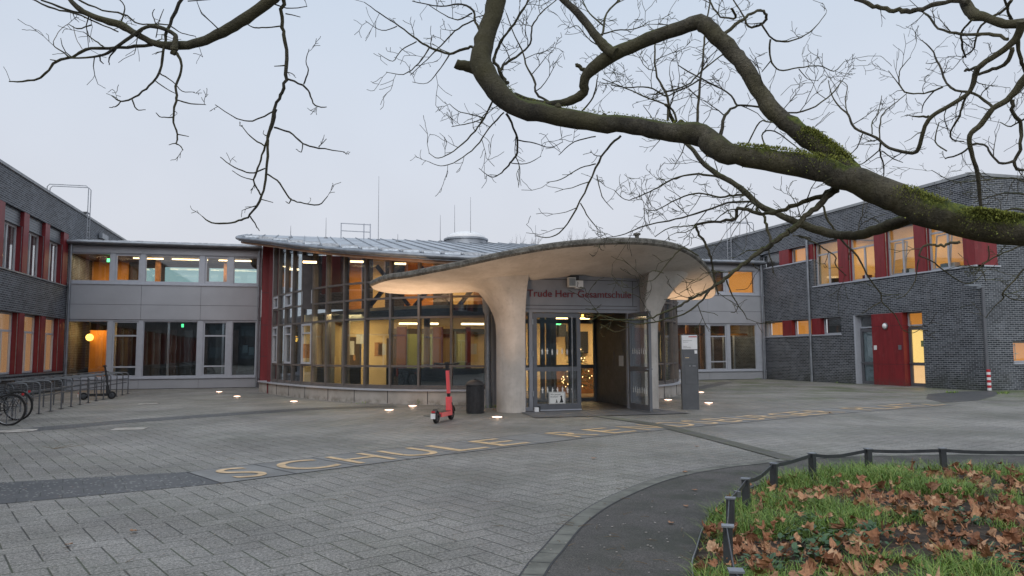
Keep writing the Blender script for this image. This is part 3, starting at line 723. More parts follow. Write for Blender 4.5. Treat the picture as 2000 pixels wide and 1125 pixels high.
link('link_building', 'grey clad glazed link between left brick wing and curved glass hall', -10.19, -2.02, 37.4,
     [(-10.15,-8.5,'full'),(-8.3,-7.25,'three'),(-7.05,-4.75,'full'),(-4.52,-3.48,'three'),(-3.26,-2.2,'full')], [-7.17,-4.66], int_left)
link('link_building', 'grey clad glazed link between concrete canopy and right brick wing', 15.6, 25.19, 37.6,
     [(16.1,17.2,'three'),(17.4,18.95,'full'),(19.16,21.48,'full'),(21.69,22.75,'three'),(22.97,24.62,'full')], [17.3,21.6], int_right)

# ------------------------------------------------------------------ right wing
RW = thing('school_wing', 'dark brick school wing on the right with red panels, doors and lit upstairs windows', 'building', (25.2, 23.45, 0))
PR = (25.2, 0, 0, 1, -1, 0); PF = (0, 23.45, 1, 0, 0, -1)
ZT = 8.43
MB().wall(PR, 23.45, 49.5, 0, ZT, [(23.4,33.2,4.88,7.07),(33.2,37.9,6.27,7.07),(31.28,37.9,2.39,3.22),(26.24,30.4,-1,3.23)], -.42, 0).build('wall', M['brick'], RW, fix=False)
MB().wall(PF, 25.62, 42, 0, ZT, [(25.6,26.3,4.88,7.07),(26.8,28.9,1.07,1.9)], -.42, 0).build('wall', M['brick'], RW, fix=False)
MB().box(41.6,42,23.9,49.5,0,ZT).build('wall', M['brick'], RW)
MB().box(25.62,41.6,23.87,49.5,8.15,8.3).build('roof', M['zinc_roof'], RW)
m = MB(); m.box(25.15,25.68,23.40,49.5,ZT,ZT+.12); m.box(25.681,42.05,23.40,23.93,ZT,ZT+.12); m.build('coping', M['coping'], RW)
MB().box(25.204,26.297,23.455,24.0,4.883,7.067).build('red_panel', M['red'], RW)
for a, b in ((25.87,26.48),(28.21,28.84),(30.60,31.30)):
    MB().pbox(PR, a, b, 4.883, 7.067, -.36, -.004).build('red_panel', M['red'], RW)
for a, b in ((33.2,33.76),(35.19,36.04)): MB().pbox(PR, a, b, 6.273, 7.067, -.36, -.004).build('red_panel', M['red'], RW)
for a, b in ((32.8,33.5),(35.15,35.96)): MB().pbox(PR, a, b, 2.393, 3.217, -.36, -.004).build('red_panel', M['red'], RW)
wins_r = []
for a, b, tilt in ((24.0,25.87,1),(26.48,28.21,1),(28.84,30.60,0),(31.30,33.195,0)):
    mu = (a+b)/2
    f = window(RW, PR, a+.003, b-.003, 4.885, 7.065, -.30, M['frame'], .075, [(mu,4.96,6.42)], [6.46])
    MB().pbox(PR, b-.06, b-.035, 4.9, 7.05, -.07, -.045).build('guide_rail', M['steel'], f)
    if tilt:   # inner casement tipped open
        m = MB(); u0, u1 = mu+.07, b-.1; z0, z1 = 4.98, 6.38
        x0, x1 = 25.55, 25.74
        for (p, q) in (((x0,u0,z0),(x1,u0,z1)),((x0,u1,z0),(x1,u1,z1)),((x0,u0,z0),(x0,u1,z0)),((x1,u0,z1),(x1,u1,z1))): m.bar(p, q, .05)
        m.build('casement', M['frame'], f)
for q_ in ((PR, 23.40, 33.25, 4.82, 4.88, -.36, .05),(PR, 33.25, 37.92, 6.21, 6.27, -.36, .045),(PR, 31.25, 37.92, 2.33, 2.39, -.36, .045),
           (PF, 25.251, 26.4, 4.82, 4.88, -.36, .05),(PF, 26.75, 28.95, 1.0, 1.07, -.3, .05)): MB().pbox(*q_).build('sill', M['frame'], RW)
for a, b, k in ((33.76,35.19,'o'),(36.04,37.88,'d')):
    f = window(RW, PR, a+.003, b-.003, 6.275, 7.065, -.30, M['frame'], .07)
    MB().pbox(PR, a+.05, b-.05, 6.3, 7.04, -.42, -.40).build('blind', M['blind_glow_orange' if k == 'o' else 'curtain_grey'], f)
for a, b, k in ((31.29,32.8,'d'),(33.5,35.15,'o'),(35.96,37.5,'o')):
    f = window(RW, PR, a+.003, b-.003, 2.395, 3.215, -.30, M['frame'], .065, pane=M['glass'])
    MB().pbox(PR, a+.05, b-.05, 2.42, 3.19, -.40, -.38).build('blind', M['blind_glow_orange' if k == 'o' else 'dark_in'], f)
MB().pbox(PR, 37.5, 37.89, 2.393, 3.217, -.36, -.2).build('window_jamb', M['frame'], RW)
f = window(RW, PF, 26.803, 28.897, 1.075, 1.897, -.28, M['frame'], .06, mull=[27.9])
MB().box(26.6,29.2,23.9,26.4,.95,1.0).box(26.6,29.2,26.3,26.4,.95,2.4).build('inner_wall', M['orange_wall'], RW)
area((27.8,25,2.3), 1, 1, 18)
MB().box(26.75,28.95,23.92,23.95,1.0,1.95).build('blind', M['blind_glow_orange'], RW); MB().box(26.5,29.4,23.9,26.5,2.4,2.45).build('ceiling', M['ceiling_in'], RW)  # glowing sheet added close behind the pane so the window looks lit
m = MB()
for p, q in (((27.15,23.86,1.12),(27.15,23.86,1.75)),((27.15,23.86,1.12),(27.55,23.86,1.12)),((27.0,23.86,1.42),(27.5,23.86,1.42)),((27.0,23.86,1.42),(27.35,23.86,1.80)),((27.35,23.86,1.80),(27.35,23.86,1.15))): m.bar(p, q, .03)
m.build('window_ornament', M['cream'], RW)
# upstairs room
T = RW
MB().box(25.63,31,23.9,33.2,4.45,4.6).build('floor_slab', M['floor_in'], T)
MB().box(30.9,31,23.9,33.2,4.6,7.4).build('inner_wall', M['cream'], T)
for y in (23.9,28.5,33.15): MB().box(25.65,30.9,y,y+.08,4.6,7.35).build('inner_wall', M['cream'], T)
MB().box(25.63,31,23.9,33.2,7.4,7.5).build('ceiling', M['ceiling_in'], T)
strip_lamps(T, [(26.3,26.5,24.3,25.5,7.38),(26.3,26.5,29.3,30.5,7.38),(28.5,28.7,26.3,27.5,7.38),(28.5,28.7,31.3,32.5,7.38)])
area((28,26.2,7.3), 3, 3, 75, (1,.66,.30)); area((28,31,7.3), 3, 3, 75, (1,.66,.30))
for y, z, c in ((32.3,5.05,'black'),(30.0,4.98,'red_dark'),(29.2,5.0,'wood'),(27.5,5.02,'blue_grey'),(27.1,4.98,'paper'),(25.4,5.0,'blue_grey'),(25.0,5.0,'paper')):
    MB().box(25.62,25.9,y-.16,y+.16,4.88,z+.16).build('window_item', M[c], T)
for i in range(6):
    MB().box(30.6,30.88,28.8+i*.7,29.4+i*.7,4.6,5.6+.3*(i % 2)).build('cupboard', M['green_in'] if i % 2 else M['wood'], T)
for i in range(7):
    for j in range(4): MB().box(30.82,30.89,29.0+i*.32,29.25+i*.32,5.9+j*.22,6.08+j*.22).build('paper_sheet', M['paper'], T)
# door recess
MB().pbox(PR, 26.245, 30.395, 0, 3.228, -.80, -.70).build('recess_wall', M['frame'], RW)
MB().pbox(PR, 30.30, 30.397, .01, 3.225, -.40, -.004).build('door_jamb', M['frame'], RW)
MB().pbox(PR, 27.33, 29.20, .015, .95, -.34, .012).pbox(PR, 27.33, 29.20, .962, 2.655, -.34, .012).pbox(PR, 27.33, 29.20, 2.667, 3.226, -.34, .012).build('red_panel', M['red'], RW)
MB().pbox(PR, 27.335, 29.195, .02, 3.22, -.33, .004).build('panel_backing', M['panel_line'], RW)
def wing_door(u0, u1, lit):
    d = window(RW, PR, u0, u1, .03, 2.58, -.34, M['door_frame'], .13, trans=[.98], pane=M['glass'], name='door')
    g = MB().pbox(PR, u0+.1, u1-.1, 1.0, 2.5, -.37, -.36).build('frosted_pane', M['door_glow'] if lit else M['blue_grey'], d)
    MB().pbox(PR, u0+.1, u1-.1, .1, .95, -.37, -.36).build('frosted_pane', M['door_glow_low'] if lit else M['blue_grey'], d)
    tw = window(RW, PR, u0, u1, 2.62, 3.225, -.34, M['frame'], .06)
    MB().pbox(PR, u0+.05, u1-.05, 2.66, 3.19, -.37, -.36).build('blind', M['blind_glow_orange'] if lit else M['dark_in'], tw)
    m = MB(); m.pbox(PR, u1-.10, u1-.06, 1.0, 1.04, -.27, -.19); m.pbox(PR, u1-.22, u1-.06, 1.0, 1.03, -.20, -.18); m.build('handle', M['steel'], d); 
    return d
wing_door(29.21, 30.29, False); d2 = wing_door(26.25, 27.32, True)
MB().pbox(PR, 26.42, 26.72, 1.72, 1.98, -.345, -.335).build('notice', M['green_in'], d2)
m = MB(); m.lathe((25.2,28.34,2.66), [(.13,-.02),(.13,-.05),(.115,-.09),(.07,-.13),(.01,-.145)], 20, 'X'); m.build('wall_lamp', M['white'], RW, smooth=True)
m = MB(); m.lathe((25.2,28.34,2.66), [(.15,-.013),(.15,-.06),(.13,-.065)], 20, 'X'); m.build('lamp_ring', M['zinc'], RW, smooth=True)
MB().pbox(PR, 28.93, 29.10, 1.60, 1.80, .012, .03).build('door_plate', M['white'], RW); MB().pbox(PR, 27.45, 27.62, 1.60, 1.80, .012, .03).build('door_plate', M['zinc'], RW)
MB().pbox(PR, 26.2, 30.3, 0, .02, -.3, .12).build('threshold', M['slab'], RW)
# corner post with floodlight
cp = thing('corner_downpipe', 'dark grey downpipe on the right wing corner with red and white striped foot', 'downpipe', (25.33, 23.32, 0))
MB().tube([(25.33,23.32,0),(25.33,23.32,3.98)], .065, 12).build('pipe', M['door_frame'], cp, smooth=True)
for k in range(8): MB().tube([(25.31,23.26,.02+k*.10),(25.31,23.26,.12+k*.10)], .072, 12).build('stripe', M['redwhite_red'] if k % 2 else M['white'], cp)
fl = thing('floodlight', 'grey security floodlight with ring bracket on the right wing corner', 'light', (25.12, 23.38, 4.08))
MB().box(24.62,25.15,23.28,23.48,4.02,4.10).build('lamp_head', M['zinc'], fl); MB().box(25.08,25.3,23.36,23.449,3.93,4.14).build('bracket', M['zinc'], fl)
MB().tube([(25.12+.13*math.cos(a_*.4),23.36,4.12+.13*math.sin(a_*.4)) for a_ in range(9)], .014, 6).build('ring', M['steel'], fl, smooth=True)
# ------------------------------------------------------------------ curved glass hall
GH = thing('glass_hall', 'curved two-storey glazed foyer with seamed metal roof between the two grey links', 'building', (7.25, 28, 0))
raw = [(-1.27,31.35),(-1.05,30.55),(-.78,29.75),(-.50,28.95),(-.17,28.1),(.20,27.2),(.64,26.3),(1.18,25.35),(1.80,24.45),(2.52,23.68),(3.33,23.06),(4.26,22.58),(5.26,22.22)]
def offset(pts, d):
    out = []
    for k, p in enumerate(pts):
        a = Vector(pts[max(k-1,0)]); b = Vector(pts[min(k+1,len(pts)-1)]); t_ = (b-a).normalized(); n = Vector((t_.y, -t_.x))
        n = -n if n.dot(Vector((7.25,31))-Vector(p)) > 0 else n
        q = Vector(p)+n*d; out.append((q.x, q.y))
    return out
def mir(pts): return [(14.5-x, y) for x, y in reversed(pts)]
gl = offset(raw, -.12)
RZ = lambda x, y: .49+.18*y
def facet(a, b, side, k):
    a, b = Vector(a), Vector(b); d = (b-a); L = d.length; d.normalize(); n = Vector((d.y, -d.x))
    if n.dot(Vector((7.25,31))-a) > 0: n = -n
    pl = (a.x, a.y, d.x, d.y, n.x, n.y); top = min(RZ(0,a.y), RZ(0,b.y))-.28; tops = (RZ(0,a.y)-.26, RZ(0,b.y)-.26)
    m = MB()
    rows = [.54,1.15,2.65,3.27]+([3.82] if top > 4.3 else [])
    for z in rows: m.pbox(pl, .035, L-.035, z-.03, z+.03, -.05, .05)
    m.pbox(pl, .035, L-.035, .42, .509, -.06, .07)
    # mullion at the start of the bay
    m.pbox(pl, -.035, .035, .45, tops[0]-.02, -.12, .075)
    # head follows the sloping roof
    p = [Vector((a.x,a.y,tops[0]-.02)), Vector((b.x,b.y,tops[1]-.02))]; m.bar(p[0], p[1], .08, .07)
    f = m.build('glazing_frame', M['frame_warm'], GH)
    g = MB()
    def P(u, nn, z): return (a.x+d.x*u+n.x*nn, a.y+d.y*u+n.y*nn, z)
    n0, n1 = -.012, .008
    g.add([P(.03,n0,.5),P(L-.03,n0,.5),P(L-.03,n1,.5),P(.03,n1,.5),P(.03,n0,tops[0]),P(L-.03,n0,tops[1]),P(L-.03,n1,tops[1]),P(.03,n1,tops[0])],
          [(0,3,2,1),(4,5,6,7),(0,1,5,4),(1,2,6,5),(2,3,7,6),(3,0,4,7)])
    g.build('pane', M['glass_hall'], f)
    if side == 0 and k in (0, 2, 4):
        v = MB()
        for za, zb in ((1.19,2.61),(3.31,3.78)):
            v.pbox(pl, .05, .12, za, zb, .0, .085); v.pbox(pl, L-.12, L-.05, za, zb, .0, .085); v.pbox(pl, .12, L-.12, za, za+.07, .0, .085); v.pbox(pl, .12, L-.12, zb-.07, zb, .0, .085)
        v.pbox(pl, .12, L-.12, 2.25, 2.3, 0, .08); v.build('vent_frame', M['frame'], f)
for side, pts in ((0, gl), (1, mir(gl))):
    for k, (a, b) in enumerate(zip(pts, pts[1:])): facet(a, b, side, k)
for x, y in (gl[-1], (14.5-gl[0][0], gl[0][1])):
    MB().box(x-.035,x+.035,y-.06,y+.08,.45,RZ(0,y)-.28).build('mullion', M['frame_warm'], GH)
# plinth with ledge
def ribbon_solid(pts_in, pts_out, z0, z1, m=None):
    m = m or MB(); n = len(pts_in); vs = []
    for (x,y),(u,v) in zip(pts_in, pts_out): vs += [(x,y,z0),(x,y,z1),(u,v,z0),(u,v,z1)]
    fs = []
    for k in range(n-1):
        a, b = 4*k, 4*k+4; fs += [(a+1,b+1,b+3,a+3),(a,a+2,b+2,b),(a+2,a+3,b+3,b+2),(a,b,b+1,a+1)]
    fs += [(0,1,3,2),(4*n-4,4*n-2,4*n-1,4*n-3)]
    return m.add(vs, fs)
pl_c = spline([(-1.75,33.2),(-1.52,32.2)]+raw, 3)
for side in (0, 1):
    c = pl_c if side == 0 else [(14.5-x, y) for x, y in reversed(pl_c)]
    o = ribbon_solid(offset(c,-.35), offset(c,.03), 0, .40).build('plinth', M['plinth'], GH, smooth=False)
    ribbon_solid(offset(c,-.34), offset(c,.10), .402, .452).build('plinth_ledge', M['frame'], GH)
    jm = MB(); acc = 0
    oo = offset(c, .034)
    for p, q in zip(oo, oo[1:]):
        acc += (Vector(q)-Vector(p)).length
        if acc > 1.35: acc = 0; jm.box(q[0]-.008,q[0]+.008,q[1]-.012,q[1]+.012,.02,.40)
    jm.build('joint', M['panel_line'], o)
rb_in, rb_out = offset(raw, -1.1), offset(raw, -1.0)  # dark ribbon added behind the glass so brick reflections show on this row
for side in (0, 1):
    f_ = (lambda c: c) if side == 0 else (lambda c: [(14.5-x, y) for x, y in reversed(c)])
    ribbon_solid(f_(rb_in), f_(rb_out), 2.66, 2.97).build('dark_band', M['dark_in'], GH)
    li, lo = offset(raw, -.62), offset(raw, -.52)
    for a_, b_ in ((0, 6), (9, 13)): ribbon_solid(f_(li[a_:b_]), f_(lo[a_:b_]), .06, 1.08).build('low_dark_band', M['dark_in'], GH)  # added low dark ribbons for reflections, with a gap at the lit wall
# red end wall
MB().box(-1.76,-1.40,33.2,37.38,0,RZ(0,33.2)-.27).build('red_end_wall', M['red'], GH)
jm = MB()
for z in (1.45,2.75,4.1): jm.box(-1.764,-1.396,33.195,33.21,z,z+.015)
jm.build('joint', M['panel_line'], GH)
MB().box(-1.40,-1.27,31.5,33.6,0,RZ(0,31.5)-.27).build('red_end_wall', M['red_dark'], GH)
MB().box(15.94,16.4,31.95,37.5,0,RZ(0,32)-.27).build('red_end_wall', M['red'], GH)
# roof
ev = [(-2.55,36.2),(-2.72,33.4),(-2.60,32.2),(-2.15,31.2)]+offset(raw, .52)[2:]
ev = spline(ev, 3); evr = [(14.5-x, y) for x, y in reversed(ev)]
front = ev+[(6.2,21.55),(8.3,21.55)]+evr
poly = front+[(17.05,36.2)]
m = MB(); m.prism([(x,y) for x,y in front], lambda x,y: RZ(x,y)-.17, lambda x,y: RZ(x,y)); roof = m.build('roof', M['zinc_roof'], GH)
m = MB(); yb = 36.15
m.add([(-2.55,yb,RZ(0,yb)),(17.05,yb,RZ(0,yb)),(15.5,42,6.9),(-1,42,6.9)], [(0,1,2,3)]); m.build('rear_roof', M['zinc_roof'], roof)
def yfront(x):
    best = None
    for p, q in zip(front, front[1:]):
        if (p[0]-x)*(q[0]-x) <= 0 and abs(p[0]-q[0]) > 1e-6:
            y = p[1]+(q[1]-p[1])*(x-p[0])/(q[0]-p[0]); best = y if best is None else min(best, y)
    return best
m = MB(); x = -2.4; gd = MB()
while x < 17:
    y0 = yfront(x)
    if y0 and y0 < 35.9:
        m.bar((x,y0+.02,RZ(0,y0)+.02),(x,36.12,RZ(0,36.12)+.02), .022, .05)
        y1 = yfront(min(x+.58, 16.9)) or y0; ym = max(y0, y1)
        for off in (.22, .42, .66):
            dz = R.uniform(-.004,.012); gd.bar((x+.02,ym+off,RZ(0,ym+off)+.035+dz),(x+.55,ym+off+R.uniform(-.01,.01),RZ(0,ym+off)+.045), .016, .085)
            if R.random() < .8: gd.add([(x+.04,ym+off-.14,RZ(0,ym+off-.14)+.012),(x+.52,ym+off-.14,RZ(0,ym+off-.14)+.012),(x+.52,ym+off-.02,RZ(0,ym+off)+.07),(x+.04,ym+off-.02,RZ(0,ym+off)+.07)], [(0,1,2,3)])
    x += .58
m.build('standing_seam', M['zinc'], roof); gd.build('snow_guard', M['guard'], roof)
gt = [(x, y, RZ(x,y)-.05) for x, y in [(p[0], p[1]) for p in offset(front, .05)]]
MB().tube(gt, .075, 10).build('gutter', M['zinc'], GH, smooth=True)
br = MB()
for k in range(4, len(front)-4, 3):
    x, y = front[k]; br.bar((x,y,RZ(x,y)+.02),(x+(7.25-x)*.02,y+.35,RZ(x,y)+.08), .02)
br.build('gutter_bracket', M['steel'], GH)
inn = offset(front, -.10)
m = MB(); m.prism(inn, lambda x,y: RZ(x,y)-.265, lambda x,y: RZ(x,y)-.175); m.build('soffit', M['soffit'], GH)
# interior
gi = offset(raw, -.55)
slab = gi+[(5.5,22.0+.75),(9.0,22.75)]+[(14.5-x,y) for x,y in reversed(gi)]+[(15.9,36),(-1.3,36)]
MB().prism([(p[0],p[1]) for p in slab], .02, .06).build('floor', M['floor_in'], GH)
slab2 = offset(raw, -1.3)+[(5.6,23.6),(8.9,23.6)]+[(14.5-x,y) for x,y in reversed(offset(raw,-1.3))]+[(15.9,36),(-1.3,36)]
MB().prism(slab2, 2.93, 3.1).build('gallery_slab', M['ceiling_in'], GH)
PB = (0, 28.0, 1, 0, 0, -1)
MB().wall(PB, -.02, 14.4, .06, 2.93, [(1.55,2.0,.06,2.15),(2.9,3.45,.06,2.1)], -.1, 0).build('inner_wall', M['cream'], GH, fix=False)
MB().box(-.6,15.0,31,31.1,.06,2.93).build('inner_wall', M['dark_in'], GH)
def bx(u0,u1,z0,z1,n0,n1,mt,name): MB().pbox(PB,u0,u1,z0,z1,n0,n1).build(name, M[mt], GH)
def ux(px): return PY(px, 690, 28.0).x
bx(ux(629),ux(653),.06,2.93,.3,.4,'dark_in','screen_panel'); bx(ux(666),ux(680),.06,2.93,.3,.4,'dark_in','screen_panel')
bx(ux(771),ux(790),.06,2.5,.5,.6,'curtain_red','curtain'); bx(ux(841),ux(860),.06,2.5,.5,.6,'curtain_red','curtain'); bx(ux(904),ux(913),.06,2.5,.5,.6,'curtain_red','curtain')
for a, b in ((792,812),(818,840),(886,903)):
    bx(ux(a),ux(b),.75,2.25,.2,.45,'green_in','wall_cupboard'); bx(ux(a)-.05,ux(b)+.05,.70,.75,.2,.5,'blue_grey','window_bench')
    bx(ux(a)-.06,ux(a),.75,2.35,.2,.52,'blue_grey','post'); bx(ux(b),ux(b)+.06,.75,2.35,.2,.52,'blue_grey','post')
bx(ux(757),ux(948),.06,.72,.5,.7,'wood_dark','low_cupboard')
bx(ux(757),ux(948),2.25,2.45,.15,.3,'dark_in','beam')
for a, b in ((771,810),(826,843),(888,935)): bx(ux(a),ux(b),2.56,2.62,1.2,1.5,'lamp_strip','ceiling_lamp')
bx(ux(690),ux(694),1.3,1.5,0,.02,'wood','wall_switch')
for x, y in ((1.4,26.6),(4.0,25.5),(10.5,25.5),(13.1,26.6)): MB().tube([(x,y,.06),(x,y,2.93)], .11, 14).build('column', M['dark_in'], GH, smooth=True)
area((1.6,26.6,2.88), 1.6, .9, 100, (1,.70,.32)); area((4.2,26.3,2.88), 2.4, .9, 24, (1,.74,.38)); area((10.5,26.2,2.88), 4, 1, 65)
area((.9,28.9,2.9), .8, .8, 16)
for a_, z_, h_ in ((684,1.5,.5),(703,1.9,.35),(739,1.45,.5),(746,1.5,.4),(600,1.4,.5),(924,1.5,.4)): bx(ux(a_)-.14,ux(a_)+.14,z_,z_+h_,0,.015,'paper' if z_ > 1.45 else 'wood','poster')
# upper gallery
PU = (0, 27.3, 1, 0, 0, -1)
for (a, b, c) in ((590,612,'wood_dark'),(612,676,'wood_dark'),(676,706,'orange_wall'),(706,728,'wood_dark'),(728,752,'cream'),(752,790,'wood_dark'),(790,846,'orange_wall'),(846,880,'wood_dark'),(880,925,'cream'),(925,1010,'wood')):
    A, B_ = PY(a,600,27.3).x, PY(b,600,27.3).x; MB().pbox(PU, A+.003, B_-.003, 3.1, 5.0, -.05, 0).build('inner_wall', M[c], GH)
MB().pbox(PU, PY(1010,600,27.3).x, 13.9, 3.1, 5.0, -.05, 0).build('inner_wall', M['wood'], GH)
bm_ = MB()
for x0 in (2.1, 3.6, 5.1, 9.0, 10.8):
    bm_.bar((x0,25.6,3.15),(x0+1.1,25.6,4.5), .15); bm_.bar((x0+1.3,25.62,3.15),(x0+.2,25.62,4.5), .13)
bm_.build('timber_brace', M['wood_dark'], GH)
for px, py in ((605,512),(697,511),(780,515),(838,568),(862,566)):
    c = PY(px, py, 25.9); MB().box(c.x-.22,c.x+.22,c.y-.05,c.y+.05,c.z-.03,c.z+.03).build('ceiling_lamp', M['lamp_strip'], GH)
area((2.3,26.3,4.55), 1.6, .6, 24, (1,.62,.26)); area((5.0,26.3,4.5), 2, .6, 34, (1,.62,.26)); area((10.5,25.4,4.5), 3, .6, 14, (1,.62,.26)); area((0.4,29.2,5.2), 1, 1, 9, (1,.6,.3))
# dome and roof furniture
dm = thing('roof_dome', 'white domed skylight with round metal curb on the seamed hall roof', 'skylight', (7.75, 35.6, 6.8))
c = PY(910, 468, 35.6); cx, cz = c.x, 6.62
MB().lathe((cx,35.6,cz), [(1.0,-.1),(1.0,.32),(1.08,.34),(1.08,.42),(.98,.44)], 36).build('curb', M['zinc_roof'], dm, smooth=True)
MB().lathe((cx,35.6,cz+.44), [(.96*math.cos(a_*PI/16), .36*math.sin(a_*PI/16)) for a_ in range(8)]+[(.02,.36)], 36).build('dome', M['white'], dm, smooth=True)
rr = thing('roof_railing', 'pale metal guard railing standing on the glass hall roof', 'railing', (1.9, 34.8, 6.75))
pa, pb = PY(666,465,34.8), PY(723,467,34.8)
for p in (pa, pa+(pb-pa)*.78, pb): MB().bar((p.x,p.y,RZ(0,34.8)-.02),(p.x,p.y,RZ(0,34.8)+.72), .045).build('post', M['frame'], rr)
for h in (.70,.36): MB().bar((pa.x,pa.y,RZ(0,34.8)+h),(pb.x,pb.y,RZ(0,34.8)+h-.02), .035).build('rail', M['frame'], rr)
MB().bar((pb.x,pb.y,RZ(0,34.8)+.68),(pb.x+.05,pb.y+1,RZ(0,35.8)+.68), .035).build('rail', M['frame'], rr)
rods = [(740,344,467,34,'tallest lightning rod, just right of the roof railing'),(919,385,468,34.8,'long lightning rod in front of the white roof dome'),(888,400,472,35.4,'lightning rod standing just left of the white roof dome'),(860,420,468,35.2,'thin lightning rod well left of the white roof dome'),(637,425,463,34.5,'short lightning rod left of the roof railing'),(568,441,462,33.5,'short lightning rod near the left end of the hall roof'),(1046,440,480,35,'short lightning rod behind the top of the concrete canopy'),(777,457,470,33,'stubby lightning rod between railing and dome')]
for px, y0, y1, Y, lb in rods:
    a, b = PY(px,y0,Y), PY(px,y1,Y); zb = min(b.z, RZ(0,Y) if Y < 36 else b.z)-.02
    o = thing('lightning_rod', lb, 'lightning rod', (a.x,Y,zb), group='lightning rods on the hall roof')
    MB().tube([(a.x,Y,zb),(a.x,Y,zb+(a.z-zb)*.45),(a.x,Y,a.z)], [.016,.014,.008], 6).build('rod', M['steel'], o); MB().lathe((a.x,Y,zb), [(.09,0),(.09,.05),(.03,.08)], 12).build('base', M['steel'], o)
o = PX(334,461,0.0001+0) if False else None

# ------------------------------------------------------------------ concrete canopy
CN = thing('concrete_canopy', 'mushroom-shaped concrete entrance canopy on two flaring legs', 'canopy', (7.0, 19.6, 0))
rim_px = [(725,548,20.9),(742,540,20.1),(765,534,19.5),(800,529,18.9),(850,519,18.35),(900,509,17.9),(1000,487,17.25),(1100,471,16.85),(1200,464,16.65),(1270,466,16.7),(1320,475,17.05),(1350,489,17.6),(1372,508,18.4),(1388,530,19.3),(1396,552,20.2),(1395,566,21.0),(1380,574,21.8),(1335,575,22.5),(1290,571,22.9)]
rim = [PY(*q) for q in rim_px]+[Vector((9.3,23.1,3.72)),Vector((7.2,23.15,3.85))]+[PY(*q) for q in ((940,549,22.9),(850,557,22.4),(775,562,21.8),(737,556,21.4))]
rim = [Vector(p) for p in spline([tuple(p) for p in rim+[rim[0]]], 5)[:-1]]
cen = Vector((7.2, 20.0, 3.56)); n = len(rim); ts = [0,.12,.25,.4,.55,.7,.82,.91,.96,1.0]
def soff(k, t_):
    p = rim[k]; rear = max(0, min(1, (p.y-20.3)/2.5)); x = cen.x+(p.x-cen.x)*t_; y = cen.y+(p.y-cen.y)*t_
    th_ = .20; z = cen.z+(p.z-th_-cen.z)*(t_**1.35)
    z -= .16*math.sin(PI*min(1,t_*1.0))*abs((p.x-cen.x)/5.2)*.9
    if t_ > .9: z += .03*((t_-.9)/.1)**2
    return (x, y, z)
def topz(k, t_):
    p = rim[k]; x = cen.x+(p.x-cen.x)*t_*1.0; y = cen.y+(p.y-cen.y)*t_; z = (cen.z+.42)+(p.z-cen.z-.42)*(t_**1.6)
    return (x, y, z)
m = MB()
for t_ in ts[1:]:
    for k in range(n): m.v.append(soff(k, t_))
NT_ = len(ts)-1
m.v.append(soff(0, 0)); c0 = len(m.v)-1
for i in range(NT_-1):
    for k in range(n): k2 = (k+1) % n; m.f.append((i*n+k, i*n+k2, (i+1)*n+k2, (i+1)*n+k))
for k in range(n): m.f.append((c0, (k+1) % n, k))
m.build('soffit', M['concrete'], CN, smooth=True, fix=False)
m = MB(); 
rim_o = []
for k in range(n):
    p = rim[k]; d = Vector((p.x-cen.x, p.y-cen.y, 0)).normalized(); rim_o.append((p+d*.045+Vector((0,0,-.12)), p+d*.04+Vector((0,0,-.04)), p))
for t_ in (1.0,): m.v += [soff(k, 1.0) for k in range(n)]
for j in range(3): m.v += [tuple(rim_o[k][j]) for k in range(n)]
for t_ in (.97,.85,.6,.3): m.v += [topz(k, t_) for k in range(n)]
for i in range(7):
    for k in range(n): k2 = (k+1) % n; m.f.append((i*n+k, i*n+k2, (i+1)*n+k2, (i+1)*n+k))
m.v.append((cen.x,cen.y,cen.z+.42)); c0 = len(m.v)-1
for k in range(n): m.f.append((7*n+k, 7*n+(k+1) % n, c0))
m.build('upper_shell', M['concrete_weathered'], CN, smooth=True)
def soffit_z(x, y):
    a = math.atan2(y-cen.y, x-cen.x); best = min(range(n), key=lambda k: abs((math.atan2(rim[k].y-cen.y, rim[k].x-cen.x)-a+PI) % (2*PI)-PI))
    t_ = math.hypot(x-cen.x, y-cen.y)/math.hypot(rim[best].x-cen.x, rim[best].y-cen.y); return soff(best, min(1, t_))[2]
def leg(mirror):
    m = MB(); zs = [0,.5,1,1.5,2.0,2.3,2.55,2.8,3.0,3.2,3.35,3.5,3.6,3.70]; N = 28; ring = []
    for z in zs:
        s = max(0, (z-2.05)/1.55); fo = .80*s**2.3; fi = .38*s**2.0; bk = .5*s**2
        xo, xi, yf, yk = 4.95-fo, 5.555, 18.98-fi, 20.0+bk*2; rr_ = .40+fo*.3; row = []
        # inner face straight with crisp corners, outer side rounded
        row.append((xi, yf)); row.append((xi-.10, yf+.0))
        for a_ in range(9): t_ = a_/8*PI/2; row.append((xo+rr_-rr_*math.sin(t_), yf+rr_*1.5-rr_*1.5*math.cos(t_)))
        for a_ in range(9): t_ = a_/8*PI/2; row.append((xo+rr_-rr_*math.cos(t_), yk-rr_+rr_*math.sin(t_)))
        row.append((xi, yk)); N = len(row)
        for x, y in row:
            X_ = (14.5-x) if mirror else x; m.v.append((X_, y, z if z < 3.2 else 3.2+(soffit_z(X_, y)+.04-3.2)*(z-3.2)/.5))
    for i in range(len(zs)-1):
        for k in range(N): k2 = (k+1) % N; m.f.append((i*N+k, i*N+k2, (i+1)*N+k2, (i+1)*N+k))
    m.f.append(tuple(range(N))); m.f.append(tuple((len(zs)-1)*N+k for k in reversed(range(N))))
    return m.build('leg', M['concrete'], CN, smooth=True)
leg(False); leg(True)
MB().lathe(tuple(PY(1244,463,16.95)), [(.05,-.1),(.05,.04),(.09,.05),(.09,.09)], 12).build('roof_vent', M['concrete_weathered'], CN)

